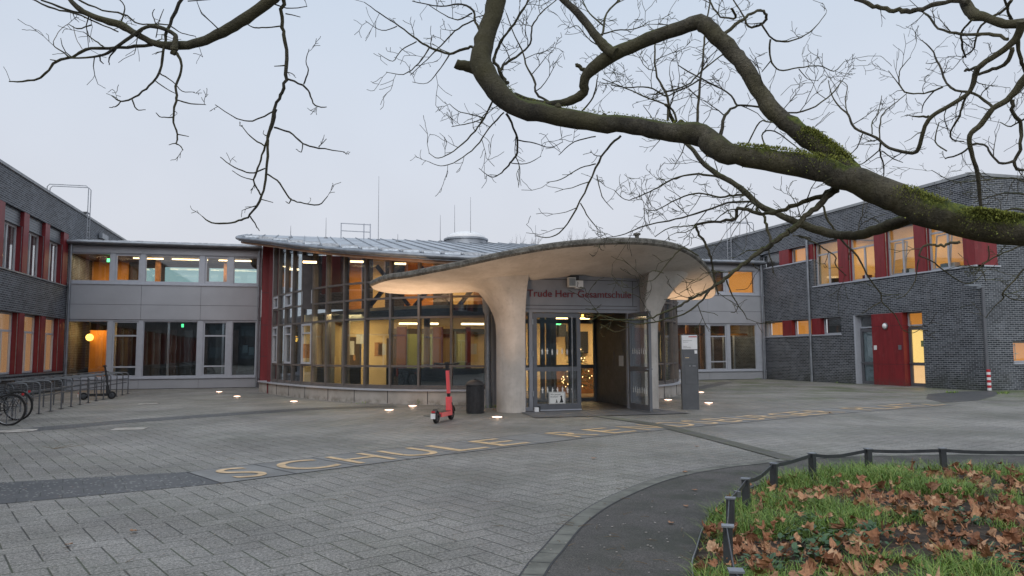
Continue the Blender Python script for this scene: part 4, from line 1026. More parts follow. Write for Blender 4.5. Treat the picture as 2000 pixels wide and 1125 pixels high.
# ------------------------------------------------------------------ entrance porch under the canopy
EN = thing('entrance_porch', 'grey framed entrance porch with red lettering between the concrete legs', 'entrance', (7.2, 19.2, 0))
PE = (0, 19.2, 1, 0, 0, -1)
MB().pbox(PE, 5.56, 8.94, 2.62, 3.66, -.12, 0).build('header', M['dark_panel'], EN)
m = MB()
for a, b, c_, d_ in ((5.62,8.86,3.50,3.515),(5.62,8.86,2.80,2.815),(8.72,8.735,2.815,3.50),(5.62,8.86,2.70,2.715)): m.pbox(PE, a, b, c_, d_, 0, .004)
m.build('joint', M['panel_line'], EN)
vs, fs = text_geo('Trude Herr Gesamtschule', 1.0, .01)
xs = [v[0] for v in vs]; capv, _ = text_geo('T', 1.0, 0); ch_ = max(v[1] for v in capv); sx = (8.68-5.69)/(max(xs)-min(xs)); sz = .185/ch_
MB().add([(5.69+(v[0]-min(xs))*sx, 19.185-v[2], 3.035+v[1]*sz) for v in vs], fs).build('lettering', M['letter_red'], EN, fix=False)
MB().pbox(PE, 5.56, 5.64, .0, 2.62, -.1, 0).pbox(PE, 5.73, 5.83, 0, 2.62, -.1, 0).pbox(PE, 5.64, 5.73, 0, .12, -.1, 0).pbox(PE, 5.64, 5.73, 1.08, 1.16, -.1, 0).pbox(PE, 8.55, 8.94, 0, 2.62, -.12, 0).build('door_frame', M['dark_panel'], EN)
MB().pbox(PE, 5.64, 5.73, .12, 2.62, -.05, -.03).build('pane', M['glass'], EN)
def figure(m, pl, u, z, h, n, seed):
    q = random.Random(seed); w_ = h*.12
    m.pbox(pl, u-w_, u+w_, z+h*.35, z+h*.78, n, n+.002); m.pbox(pl, u-w_*.55, u+w_*.55, z+h*.82, z+h, n, n+.002)
    m.pbox(pl, u-w_*.9, u-w_*.15, z, z+h*.35, n, n+.002); m.pbox(pl, u+w_*(.1+q.random()*.3), u+w_*1.1, z, z+h*.35, n, n+.002)
    if q.random() < .6: m.pbox(pl, u-w_*2.2, u-w_, z+h*.62, z+h*.72, n, n+.002)
    if q.random() < .5: m.pbox(pl, u+w_, u+w_*2.1, z+h*.58, z+h*.68, n, n+.002)
def leaf(pl, u0, u1, hinge_right, nm):
    m = MB(); m.pbox(pl,u0,u0+.11,.05,2.60,-.07,0).pbox(pl,u1-.11,u1,.05,2.60,-.07,0).pbox(pl,u0+.11,u1-.11,.05,.20,-.07,0).pbox(pl,u0+.11,u1-.11,1.05,1.17,-.07,0).pbox(pl,u0+.11,u1-.11,2.48,2.60,-.07,0)
    d = m.build(nm, M['door_frame'], EN)
    MB().pbox(pl, u0+.1, u1-.1, .18, 2.5, -.045, -.025).build('pane', M['glass'], d)
    for z in (1.50, .48):
        for i in range(7): fg = MB(); figure(fg, pl, u0+.26+i*(u1-u0-.5)/6, z+.01*math.sin(i*2), .15, -.022, i+int(z*10)); fg.build('figure_sticker', M['paper'], d)
    for z in (.4,1.45,2.3): MB().pbox(pl, (u1-.01 if hinge_right else u0-.03), (u1+.03 if hinge_right else u0+.01), z, z+.14, -.03, .02).build('hinge', M['steel'], d)
    return d
d1 = leaf(PE, 5.84, 7.18, False, 'door')
MB().tube([(6.90,19.10,.22),(6.90,19.10,2.5)], .016, 8).build('handle', M['steel'], d1)
MB().pbox(PE, 5.84, 7.18, .0, .045, -.1, .03).build('door_sill', M['frame'], d1)
dp = (8.50, 19.08, -.02, -1, -1, .02)
d2_ = leaf(dp, 0.03, 1.37, False, 'open_door')
MB().pbox(dp, 1.22, 1.34, 1.10, 1.125, .0, .06).build('handle', M['steel'], d2_); MB().pbox(dp, 1.18, 1.30, 1.095, 1.13, -.13, -.08).build('handle', M['steel'], d2_)
# porch room
MB().box(5.60,5.66,19.33,22.4,.03,3.2).build('side_wall', M['dark_panel'], EN); MB().box(8.86,8.93,19.33,22.4,.03,3.2).build('side_wall', M['gunmetal'], EN)
MB().box(5.6,8.93,19.33,22.6,2.7,2.8).build('ceiling', M['gunmetal'], EN)
MB().box(5.6,8.93,19.05,22.6,.005,.022).build('door_mat', M['wood_dark'], EN)
PI2 = (0, 22.3, 1, 0, 0, -1); m = MB()
for a, b in ((5.67,5.75),(6.30,6.36),(7.03,7.17),(7.22,7.34),(7.95,8.07),(8.10,8.2),(8.78,8.855)): m.pbox(PI2, a, b, .03, 2.69, -.08, 0)
for z in (.03,1.05,2.45): m.pbox(PI2, 5.75, 8.78, z, z+.12, -.07, -.01)
m.build('inner_screen', M['door_frame'], EN); MB().pbox(PI2, 5.7, 8.82, .1, 2.6, -.05, -.03).build('pane', M['glass'], EN)
MB().pbox(PI2, 5.45, 9.05, 2.8, 4.2, -.12, 0).build('rear_header', M['dark_panel'], EN)
for y, z0, z1, mt in ((20.2,1.15,1.45,'paper'),(20.9,1.15,1.60,'gunmetal'),(20.22,1.55,1.85,'gunmetal')): MB().box(8.845,8.859,y,y+.3,z0,z1).build('notice', M[mt], EN)
for a, b, c_ in ((5.3,5.60,22.35),(8.93,9.2,22.35)): MB().box(a,b,c_-.15,c_+.1,0,4.25).build('wall_return', M['dark_panel'], EN)
# exterior speaker box and lamp over the lettering
e = thing('emergency_light', 'small pale box lamp on two brackets above the red school lettering', 'lamp', (6.95,19.0,3.4))
MB().box(6.80,7.00,19.02,19.16,3.30,3.56).build('housing', M['paper'], e); MB().box(7.01,7.22,19.04,19.14,3.27,3.48).build('housing', M['white'], e); MB().box(6.86,7.12,19.1,19.198,3.5,3.62).build('bracket', M['wood_dark'], e)
m = MB()
for i in range(5): m.box(6.82+i*.035,6.84+i*.035,19.012,19.019,3.33,3.53)
m.build('grille', M['louvre'], e)
MB().pbox(PE, 7.22, 7.27, 2.52, 2.57, -.02, .02).build('indicator_lamp', M['lamp_globe'], EN)
# dog sign
sg = thing('dog_sign', 'white waiting-dogs sign with black border on the lower pane of the left entrance door', 'sign', (6.5,19.17,.17))
MB().box(6.26,6.72,19.178,19.19,.19,.51).build('board', M['paper'], sg)
m = MB(); 
for a, b, c_, d_ in ((6.275,6.705,.200,.205),(6.275,6.705,.495,.50),(6.275,6.28,.205,.495),(6.70,6.705,.205,.495)): m.box(a,b,19.174,19.1775,c_,d_)
m.build('border', M['black'], sg)
for s_, z in (('Wir warten', .425), ('draußen!', .365)):
    vs, fs = text_geo(s_, .062, 0); MB().add([(6.30+v[0],19.176,z+v[1]) for v in vs], fs).build('lettering', M['black'], sg, fix=False)
prof = [(0,0),(.10,0),(.115,.02),(.10,.05),(.085,.10),(.075,.14),(.085,.165),(.07,.175),(.055,.20),(.045,.175),(.02,.165),(.02,.155),(.045,.15),(.04,.09),(.02,.03)]
MB().add([(6.55+x,19.176,.225+z) for x,z in prof], [tuple(range(len(prof)))]).build('dog_drawing', M['black'], sg, fix=False)
MB().add([(6.44+x*.6,19.176,.225+z*.45) for x,z in prof], [tuple(range(len(prof)))]).build('dog_drawing', M['black'], sg, fix=False)
ds = thing('door_stop', 'little metal door stop on the ground at the left door corner', 'door stop', (5.86,19.0,0))
MB().box(5.80,5.90,18.92,19.02,.02,.13).build('block', M['white'], ds); MB().box(5.88,5.95,18.94,19.0,.02,.16).build('bracket', M['black'], ds)
# foyer seen through the door
for a, b, z0, z1, mt, nm in ((8.6,11.6,.06,.95,'wood','counter'),(8.5,11.7,.95,.99,'wood','counter_top')): MB().box(a,b,26.0,26.5,z0,z1).build(nm, M[mt], GH)
c = PY(1098,645,27.5); MB().box(c.x-.2,c.x+.1,27.3,27.6,c.z-.25,c.z+.22).build('loudspeaker', M['black'], GH)
c = PY(1122,670,27.9); MB().box(c.x-.35,c.x+.55,27.85,27.95,c.z-.4,c.z+.45).build('screen', M['black'], GH)
c = PY(1090,631,26.8); MB().box(c.x-.12,c.x+.12,26.8,26.84,c.z-.07,c.z+.07).build('exit_sign', M['exit_green'], GH)
strip_lamps(GH, [(8.9,10.2,26.2,26.35,2.82),(9.6,11.2,24.4,24.5,2.82)])
MB().box(8.2,8.45,25.0,25.2,.06,2.93).build('column', M['dark_in'], GH)
area((9.6,25.6,2.86), 2, 1.4, 95, (1,.70,.34))
xt = thing('christmas_tree', 'dark fir tree hung with warm fairy lights inside the foyer', 'christmas tree', (8.95,24.3,.06))
m = MB()
for i in range(900):
    h = R.random()**.8; r_ = (1-h)*.62+.03; a_ = R.random()*2*PI; rr_ = r_*math.sqrt(R.random()); x, y, z = 8.95+rr_*math.cos(a_), 24.3+rr_*math.sin(a_), .35+h*1.5
    d = Vector((math.cos(a_), math.sin(a_), -.3)); m.bar((x,y,z), Vector((x,y,z))+d*R.uniform(.07,.14), .03, .006)
m.build('foliage', M['ivy'], xt, fix=False); MB().tube([(8.95,24.3,.06),(8.95,24.3,.5)], .05, 8).build('trunk', M['bark'], xt)
m = MB()
for i in range(60):
    h = R.random(); r_ = (1-h)*.62+.05; a_ = PI+R.random()*PI; m.lathe((8.95+r_*math.cos(a_),24.3+r_*math.sin(a_),.4+h*1.45), [(.004,-.014),(.014,0),(.004,.014)], 6)
m.build('fairy_lights', M['fairy'], xt, fix=False)

# ------------------------------------------------------------------ things on the forecourt
gl_pts = [(428,766,'farthest ground light, by the red wall end'),(463,775,'second farthest ground light, in front of the red wall end'),(574,785,'ground light before the left part of the curved plinth'),(760,802,'ground light left of the red scooter, nearer the camera'),(806,794,'ground light left of the red scooter, closer to the plinth'),(971,816,'ground light between bin and left concrete leg'),(1305,782,'ground light between the right concrete leg and the grey stele'),(1369,767,'ground light farthest right, behind the grey stele'),(1384,788,'ground light just right of the grey stele')]
proto = None
for px, py, lb in gl_pts:
    p = G(px, py)
    if proto is None:
        proto = thing('ground_light', lb, 'ground light', (0,0,0), group='round lamps set into the paving')
        MB().lathe((0,0,0), [(.155,0),(.155,.014),(.125,.018)], 24).build('rim', M['steel'], proto); MB().lathe((0,0,0), [(.12,.006),(.12,.021),(.10,.025)], 24).build('lens', M['lamp_white'], proto)
        o = proto
    else: o = dup(proto, label=lb)
    o.location = (p.x, p.y, .001)
def spot(x, y, power, tgt, blend=.8, ang=70):
    l = bpy.data.lights.new('uplight', 'SPOT'); l.energy = power; l.spot_size = rad(ang); l.spot_blend = blend; l.shadow_soft_size = .08; l.color = (1,.66,.40)
    o = bpy.data.objects.new('uplight', l); col.objects.link(o); o.location = (x, y, .06)
    o.rotation_euler = (Vector(tgt)-Vector((x,y,.06))).to_track_quat('-Z', 'Y').to_euler()
P_ = [G(px, py) for px, py, _ in gl_pts]
for p in P_:  # unseen point lamps added to brighten the paving round each ground light
    l = bpy.data.lights.new('spill_helper', 'POINT'); l.energy = 1.6; l.shadow_soft_size = .05; l.color = (1,.66,.42)
    o = bpy.data.objects.new('spill_helper', l); col.objects.link(o); o.location = (p.x, p.y, .10)
spot(P_[3].x, P_[3].y, 300, (P_[3].x+.2, P_[3].y+.3, 3.4), ang=85); spot(P_[4].x, P_[4].y, 420, (P_[4].x-.0, P_[4].y-.8, 3.4), ang=85)
spot(P_[5].x, P_[5].y, 160, (P_[5].x+.1, P_[5].y, 3.6), ang=110); spot(P_[6].x, P_[6].y, 300, (P_[6].x+.4, P_[6].y-.8, 3.4), ang=80); spot(P_[8].x, P_[8].y, 230, (P_[8].x-.2, P_[8].y+.5, 3.4), ang=85)
spot(P_[2].x, P_[2].y, 25, (.2, 27.2, 1.5)); spot(P_[1].x, P_[1].y, 25, (-1.4, 31.5, 3)); spot(P_[0].x, P_[0].y, 30, (-2.6, 36, 4))

for kind, px, py, r_, lb in (('round',33,842,.36,'round pale manhole cover nearest the parked bicycles'),('rect',253,838,.32,'rectangular light metal cover in the dark paver strip'),('round',853,812,.33,'round concrete manhole cover behind the red scooter'),('round',1800,788,.42,'round manhole cover in the dark patch before the right wing'),('rect',290,789,.30,'small rectangular cover in front of the bicycle stand end')):
    p = G(px, py); m = MB()
    if kind == 'round': m.lathe((p.x,p.y,0), [(r_,.006),(r_,.012),(r_*.86,.013),(r_*.85,.010),(r_*.83,.013)], 32)
    else: m.box(p.x-r_,p.x+r_,p.y-.25,p.y+.25,.004,.011)
    tag(m.build('manhole_cover', M['kerb' if kind == 'round' and px != 33 else 'plinth'], loc=(p.x,p.y,0)), lb, 'manhole cover')

# litter bin
b = G(931, 808); b = (b.x, b.y+.18); bn = thing('litter_bin', 'round dark metal litter bin with conical lid beside the left leg', 'litter bin', (b[0],b[1],0))
MB().lathe((b[0],b[1],0), [(.225,.0),(.235,.02),(.235,.04),(.22,.05),(.22,.68),(.235,.69),(.235,.72)], 32).build('body', M['bin'], bn, smooth=True)
m = MB()
for k in range(40):
    a_ = 2*PI*k/40; x, y = b[0]+.228*math.cos(a_), b[1]+.228*math.sin(a_); m.bar((x,y,.05),(x,y,.68), .012)
for k in range(16): m.tube([(b[0]+.232*math.cos(a_*PI/12), b[1]+.232*math.sin(a_*PI/12), .08+k*.038) for a_ in range(25)], .005, 4, caps=False)
m.build('mesh_cage', M['bin'], bn, fix=False)
MB().lathe((b[0],b[1],0), [(.25,.715),(.255,.735),(.20,.80),(.10,.845),(.05,.85)], 32).build('lid', M['bin'], bn, smooth=True); MB().tube([(b[0],b[1],.84),(b[0],b[1],.89)], .03, 10).build('knob', M['bin'], bn)

# rainwater pipe with funnel
q = (5.05, 21.0); hp = thing('hopper_pipe', 'thick grey rainwater pipe with funnel-shaped head beside the left concrete leg', 'rainwater pipe', (q[0],q[1],0))
MB().tube([(q[0],q[1],.02),(q[0],q[1],2.65)], .088, 16).build('pipe', M['zinc'], hp, smooth=True)
for z in (.12,.38): MB().tube([(q[0],q[1],z),(q[0],q[1],z+.05)], .108, 16).build('collar', M['zinc'], hp)
MB().lathe((q[0],q[1],0), [(.11,0),(.11,.12),(.10,.42)], 16).build('foot', M['zinc'], hp, smooth=True)
MB().lathe((q[0],q[1],0), [(.095,2.64),(.15,2.74),(.165,3.08),(.18,3.09),(.18,3.12)], 4 if False else 16).build('funnel', M['zinc'], hp, smooth=True)
m = MB(); m.box(q[0]+.13,q[0]+.18,q[1]+.1,q[1]+.16,0,3.0); m.bar((q[0],q[1],2.45),(q[0]+.16,q[1]+.13,2.45), .012); m.build('cable_duct', M['panel'], hp)

# information stele
s0 = G(1333.5,800); s1 = G(1366,800); dx = Vector((s1.x-s0.x, s1.y-s0.y, 0)); L = dx.length; az = math.atan2(dx.y, dx.x)
stl = thing('information_stele', 'grey metal information stele with white map panel and intercom near the right leg', 'information pillar', (s0.x,s0.y,0), az)
def local(m, name, mt, T): o = m.build(name, M[mt], loc=(0,0,0)); o.parent = T; o.location = (0,0,0); return o
local(MB().box(0,L,0,.20,.0,2.02), 'body', 'gunmetal', stl); local(MB().box(.015,L-.015,-.006,-.001,1.62,2.0), 'notice_panel', 'white', stl)
local(MB().box(.20,.42,-.009,-.0065,1.945,1.97), 'red_mark', 'redwhite_red', stl)
for k, (z, l_) in enumerate(((1.85,.24),(1.81,.14),(1.70,.10),(1.675,.20),(1.65,.22))): local(MB().box(.05,.05+l_,-.008,-.0065,z,z+.007), 'printed_line', 'steel_dark', stl)
local(MB().box(.06,.24,-.012,-.001,1.32,1.52), 'intercom', 'door_frame', stl); local(MB().box(.10,.20,-.015,-.0125,1.385,1.40), 'name_plate', 'cream', stl)
local(MB().box(.35,.42,-.012,-.001,1.50,1.59), 'sticker', 'white', stl)
fr = MB()
for a, b_, c_, d_ in ((.08,.42,1.22,1.225),(.08,.42,.68,.685),(.08,.085,.685,1.22),(.415,.42,.685,1.22)): fr.box(a,b_,-.004,-.001,c_,d_)
local(fr, 'mailbox_door', 'panel_line', stl); local(MB().lathe((.22,-.003,1.17), [(.018,-.006),(.018,.0)], 10, 'Y').box(.29,.38,-.006,-.001,1.155,1.185), 'lock_and_slot', 'steel', stl)

# ------------------------------------------------------------------ scooters
def scooter(name, label, p_rear, p_front, main, stemc, lean=.0):
    v = Vector((p_front[0]-p_rear[0], p_front[1]-p_rear[1])); yaw = math.atan2(v.y, v.x); WB = .86
    T = thing(name, label, 'e-scooter', (p_rear[0],p_rear[1],0), yaw)
    def P(m, nm, mt, par=T, smooth=False):
        o = m.build(nm, mt if not isinstance(mt, str) else M[mt], loc=(0,0,0), smooth=smooth); o.parent = par; return o
    for x, r_, nm in ((0,.125,'rear_wheel'),(WB,.135,'front_wheel')):
        wl = P(MB().lathe((x,0,r_), [(r_*.62,-.028),(r_*.9,-.032),(r_,-.018),(r_,.018),(r_*.9,.032),(r_*.62,.028)], 28, 'Y'), nm, 'rubber', smooth=True)
        P(MB().lathe((x,0,r_), [(r_*.61,-.030),(r_*.3,-.036),(r_*.3,.036),(r_*.61,.030)], 20, 'Y'), 'hub', 'steel_dark', wl)
    P(MB().prism([(.10,-.085),(.70,-.085),(.74,-.05),(.74,.05),(.70,.085),(.10,.085)], .115, .20), 'deck', main)
    P(MB().box(.14,.66,-.075,.075,.2005,.207), 'deck_mat', 'black')
    P(MB().bar((.02,.05,.13),(.14,.05,.16), .02,.05).bar((.02,-.05,.13),(.14,-.05,.16), .02,.05), 'fork', 'steel_dark')
    mg = [( -.15*math.cos(a_), .0, .135+.15*math.sin(a_)) for a_ in [(.15+k*.15)*1 for k in range(13)]]
    m = MB()
    for a_, b_ in zip(mg, mg[1:]): m.bar(a_, b_, .09, .008, up=(0,1,0)) if False else m.add([(a_[0],-.045,a_[2]),(a_[0],.045,a_[2]),(b_[0],.045,b_[2]),(b_[0],-.045,b_[2])], [(0,1,2,3)])
    P(m, 'mudguard', 'black'); P(MB().box(-.185,-.165,-.045,.045,.10,.20), 'number_plate', 'white'); P(MB().box(-.175,-.155,-.035,.035,.215,.25), 'tail_light', 'redwhite_red')
    s0_, s1_ = Vector((.76,0,.20)), Vector((.62,0,1.13)); d = s1_-s0_
    P(MB().bar(s0_+Vector((-.02,0,-.03)), s0_+d*.30, .11, .10, up=(0,1,0)), 'battery_case', stemc); P(MB().bar(s0_+d*.30, s0_+d*.38, .055), 'clamp', 'black')
    P(MB().bar(s0_+d*.38, s0_+d*.88, .065,.06, up=(0,1,0)), 'stem', stemc); P(MB().bar(s0_+d*.88, s1_, .06), 'stem_head', 'black')
    P(MB().bar((WB,.06,.135),(.76,.045,.36), .025,.03).bar((WB,-.06,.135),(.76,-.045,.36), .025,.03), 'front_fork', 'black')
    m = MB()
    for k in range(8):
        a0, a1 = .2+k*.28, .2+(k+1)*.28; m.add([(WB+.16*math.cos(a0),-.04,.135+.16*math.sin(a0)),(WB+.16*math.cos(a0),.04,.135+.16*math.sin(a0)),(WB+.16*math.cos(a1),.04,.135+.16*math.sin(a1)),(WB+.16*math.cos(a1),-.04,.135+.16*math.sin(a1))], [(0,1,2,3)])
    P(m, 'front_mudguard', 'black')
    hb = P(MB().tube([(.57,.27,1.16),(.61,.12,1.15),(.62,0,1.14),(.61,-.12,1.15),(.57,-.27,1.16)], .018, 8), 'handlebar', 'black', smooth=True)
    for s in (-1, 1):
        P(MB().tube([(.60,s*.16,1.152),(.57,s*.275,1.16)], .02, 8), 'grip', 'rubber', hb); P(MB().tube([(.62,s*.11,1.15),(.67,s*.21,1.135)], .008, 6), 'brake_lever', 'steel_dark', hb)
    P(MB().box(.58,.66,-.045,.045,1.14,1.19), 'display', 'black', hb)
    P(MB().bar((.35,.09,.13),(.42,.20,.01), .014), 'kickstand', 'steel_dark'); return T
rp, fp = G(852,827), G(879,815); fp = Vector((rp.x+.47, rp.y+.80, 0))
scooter('electric_scooter', 'coral red electric scooter parked in front of the curved glass wall', rp, fp, 'coral', 'coral').scale = (1.13,)*3
rp = G(163,781); fp = G(211,781)
scooter('electric_scooter', 'all-black electric scooter parked behind the steel bicycle stand', rp, (fp.x, rp.y+.25), 'black', 'black')

# ------------------------------------------------------------------ bicycle stand and bicycles
BS = thing('bicycle_stand', 'long galvanised steel bicycle stand beside the left brick wing', 'bicycle stand', (-6.75, 28, 0))
ys = [17.0+.95*k for k in range(18)]
for y in ys:
    f = -6.72
    MB().tube([(f,y,0),(f,y,.76),(f-.04,y,.82),(f-.10,y,.84),(f-.75,y,.86)], .021, 8).build('hoop', M['gunmetal'], BS, smooth=True)
    MB().tube([(f-.75,y+.05,0),(f-.75,y+.05,.89)], .021, 8).build('post', M['gunmetal'], BS)
    MB().box(f-.06,f+.06,y-.06,y+.06,.011,.02).build('foot_plate', M['steel_dark'], BS)
for x, z in ((-7.47,.90),(-6.80,.46),(-7.40,.50),(-6.76,.62)): MB().tube([(x,ys[0],z),(x,ys[-1]+.05,z)], .017, 8).build('rail', M['gunmetal'], BS, smooth=True)

def bicycle(label, rear, ang, framec, lean=0, kind='bicycle'):
    T = thing('bicycle', label, 'bicycle', (rear[0],rear[1],0), ang); T.rotation_euler = (lean, 0, ang)
    def P(m, nm, mt, par=T, smooth=True): o = m.build(nm, M[mt], loc=(0,0,0), smooth=smooth); o.parent = par; return o
    rw = .345; WB = 1.06
    for x, nm in ((0,'rear_wheel'),(WB,'front_wheel')):
        wl = P(MB().tube([(x+rw*math.cos(a_*PI/24)*.955,0,rw+rw*.955*math.sin(a_*PI/24)) for a_ in range(49)], .024, 8, caps=False), nm, 'rubber')
        P(MB().tube([(x+rw*.90*math.cos(a_*PI/24),0,rw+rw*.90*math.sin(a_*PI/24)) for a_ in range(49)], .010, 6, caps=False), 'rim', 'steel', wl)
        m = MB()
        for k in range(28):
            a_ = 2*PI*k/28; b_ = a_+(.5 if k % 2 else -.5); m.bar((x+.025*math.cos(b_),(.03 if k%4<2 else -.03),rw+.025*math.sin(b_)),(x+rw*.9*math.cos(a_),0,rw+rw*.9*math.sin(a_)), .003)
        P(m, 'spokes', 'steel', wl, False); P(MB().tube([(x,-.05,rw),(x,.05,rw)], .022, 10), 'hub', 'steel', wl)
        P(MB().tube([(x+(rw+.035)*math.cos(a_),0,rw+(rw+.035)*math.sin(a_)) for a_ in [(.0 if x else .55)+k*.155 for k in range(15)]], .012, 6), 'mudguard', 'black', wl) if False else None
        m = MB(); a0 = (.35 if x == 0 else .9)
        for k in range(16):
            c0_, c1_ = a0+k*.155, a0+(k+1)*.155; q_ = rw+.03
            m.add([(x+q_*math.cos(c0_),-.028,rw+q_*math.sin(c0_)),(x+q_*math.cos(c0_),.028,rw+q_*math.sin(c0_)),(x+q_*math.cos(c1_),.028,rw+q_*math.sin(c1_)),(x+q_*math.cos(c1_),-.028,rw+q_*math.sin(c1_))], [(0,1,2,3)])
        P(m, 'mudguard', 'black', wl, False)
    BBk, ST, HT, HB = (.45,0,.29), (.30,0,.78), (.88,0,.82), (.93,0,.66)
    m = MB(); m.tube([BBk,ST], .018).tube([ST,HT], .016).tube([BBk,HB], .019).tube([HT,HB], .02)
    for s in (-1,1): m.tube([(0,s*.055,rw),(.45,s*.03,.29)], .010, 6).tube([(0,s*.055,rw),(.30,s*.015,.74)], .009, 6)
    P(m, 'frame', framec); m = MB()
    for s in (-1,1): m.tube([(.94,s*.04,.64),(1.06,s*.055,rw)], .012, 6)
    P(m, 'fork', framec); P(MB().tube([ST,(.27,0,.90)], .014), 'seat_post', 'steel')
    P(MB().prism([(.13,-.075),(.13,.075),(.22,.07),(.40,.02),(.40,-.02),(.22,-.07)], .90, .95), 'saddle', 'black', smooth=False)
    hb = P(MB().tube([(.76,.30,1.02),(.86,.24,1.04),(.90,0,1.02),(.86,-.24,1.04),(.76,-.30,1.02)], .012, 8).tube([HT,(.90,0,1.02)], .014), 'handlebar', 'steel')
    for s in (-1,1): P(MB().tube([(.76,s*.30,1.02),(.84,s*.255,1.036)], .019, 8), 'grip', 'rubber', hb)
    m = MB()
    for s in (-1,0,1): m.tube([(-.22,s*.06,.745),(.22,s*.06,.745)], .006, 6)
    for x in (-.22,-.05,.12): m.tube([(x,-.065,.745),(x,.065,.745)], .006, 6)
    for s in (-1,1): m.tube([(-.15,s*.065,.745),(0,s*.06,rw)], .006, 6)
    P(m, 'luggage_rack', 'black'); P(MB().box(-.27,-.245,-.03,.03,.66,.71), 'tail_light', 'redwhite_red', smooth=False)
    P(MB().lathe((.45,.05,.29), [(.09,-.004),(.09,.004)], 24, 'Y'), 'chainring', 'steel_dark'); P(MB().tube([(.45,.07,.29),(.36,.07,.15)], .01, 6).tube([(.45,-.07,.29),(.54,-.07,.43)], .01, 6), 'crank', 'steel')
    P(MB().box(.32,.40,.08,.16,.135,.16).box(.50,.58,-.16,-.08,.42,.445), 'pedal', 'black', smooth=False)
    P(MB().tube([(.45,.05,.38),(.0,.05,rw+.04)], .005, 5).tube([(.45,.05,.20),(.0,.05,rw-.04)], .005, 5), 'chain', 'steel_dark')
    m = MB(); m.tube([(.02,.06,rw),(-.02,.13,.02)], .009, 6); P(m, 'kickstand', 'steel_dark'); return T
r1 = G(15, 832); bicycle('black bicycle with rear carrier and red tail light, nearest the camera at the stand', (r1.x-.02, r1.y+.10), rad(172), 'black', rad(2))
r2 = G(30, 822); bicycle('dark grey bicycle just behind the nearest one at the stand', (r2.x+.0, r2.y+.15), rad(166), 'steel_dark', rad(-2))

# ------------------------------------------------------------------ low fence round the bed
fp_ = [(2.02,2.85),(2.32,3.82),(2.86,4.80),(3.42,5.69),(4.09,6.49),(4.92,7.28),(5.85,7.86),(6.77,8.01),(7.66,7.75),(8.55,7.28),(9.4,6.65)]
FN = thing('knee_rail_fence', 'low dark grey knee-rail fence curving round the leafy bed', 'fence', (fp_[4][0],fp_[4][1],0))
for k, (x, y) in enumerate(fp_):
    x2, y2 = fp_[min(k+1,len(fp_)-1)]; x1, y1 = fp_[max(k-1,0)]; d = Vector((x2-x1,y2-y1,0)).normalized(); p = MB()
    tl = Vector((R.uniform(-.01,.01), R.uniform(-.01,.01), 0)); p.bar(Vector((x,y,-.1)), Vector((x,y,.335))+tl, .066, .062, up=d)
    po = p.build('post', M['steel_dark'], FN); MB().bar(Vector((x,y,.335))+tl, Vector((x,y,.347))+tl, .085, .08, up=d).build('cap', M['zinc'], po)
for k, ((x,y),(u,v)) in enumerate(zip(fp_, fp_[1:])):
    a, b_ = Vector((x,y,.315)), Vector((u,v,.315)); mid = (a+b_)/2; sg_ = .035 if k in (2,4,6) else .012
    pts = [a, a+(b_-a)*.25-Vector((0,0,sg_*.8)), mid-Vector((0,0,sg_)), a+(b_-a)*.75-Vector((0,0,sg_*.5)), b_]
    m = MB()
    for p, q in zip(pts, pts[1:]): m.bar(p, q, .008, .04)
    m.build('rail', M['steel_dark'], FN)
a, b_ = Vector((*fp_[3],.315)), Vector((*fp_[4],.315)); c = a+(b_-a)*.45
MB().box(c.x-.02,c.x+.02,c.y-.03,c.y+.03,.27,.32).build('rail_clamp', M['steel'], FN)
# ------------------------------------------------------------------ the big plane tree: limbs traced, each with its own distance and girth
V0 = lambda x, y: (x, y)
def zc_(ox, oy, s): return lambda x, y: (ox+x/s, oy+y/s)
VA, VB, VC, VR = zc_(690,0,2.344), zc_(1300,0,2.344), zc_(0,0,2.25), zc_(1640,0,2.678)
V3, V5, VE = zc_(1300,120,3.517), zc_(1080,340,3.515), zc_(1360,440,5.62)
def node(m, p, q, r0, r1, n): m.tube([p, q], [r0, r1], n)
TW = [0]
def grow(m, p, d, L, r, lev):
    """one twig with kinks, side shoots and buds"""
    TW[0] += 1
    pts = [Vector(p)]; n = R.randint(3, 5); d = d.normalized(); step = L/n; dirs = []
    for i in range(n):
        d = (d + Vector((R.uniform(-.35,.35), R.uniform(-.35,.35), R.uniform(-.30,.34)))).normalized(); pts.append(pts[-1]+d*step); dirs.append(d.copy())
    rs = [r*(1-.55*i/n) for i in range(n+1)]; rs = [max(.0022, x) for x in rs]
    m.tube(pts, rs, 5 if r > .004 else 4, caps=False)
    if lev > 0:
        for i in range(1, n+1):
            if R.random() < .72:
                dd = dirs[i-1]; s = dd.cross(Vector((R.uniform(-1,1), R.uniform(-1,1), R.uniform(-1,1))))
                if s.length < 1e-3: continue
                grow(m, pts[i], dd*.75+s.normalized()*R.uniform(.5,.95), L*R.uniform(.35,.62), rs[i]*.72, lev-1)
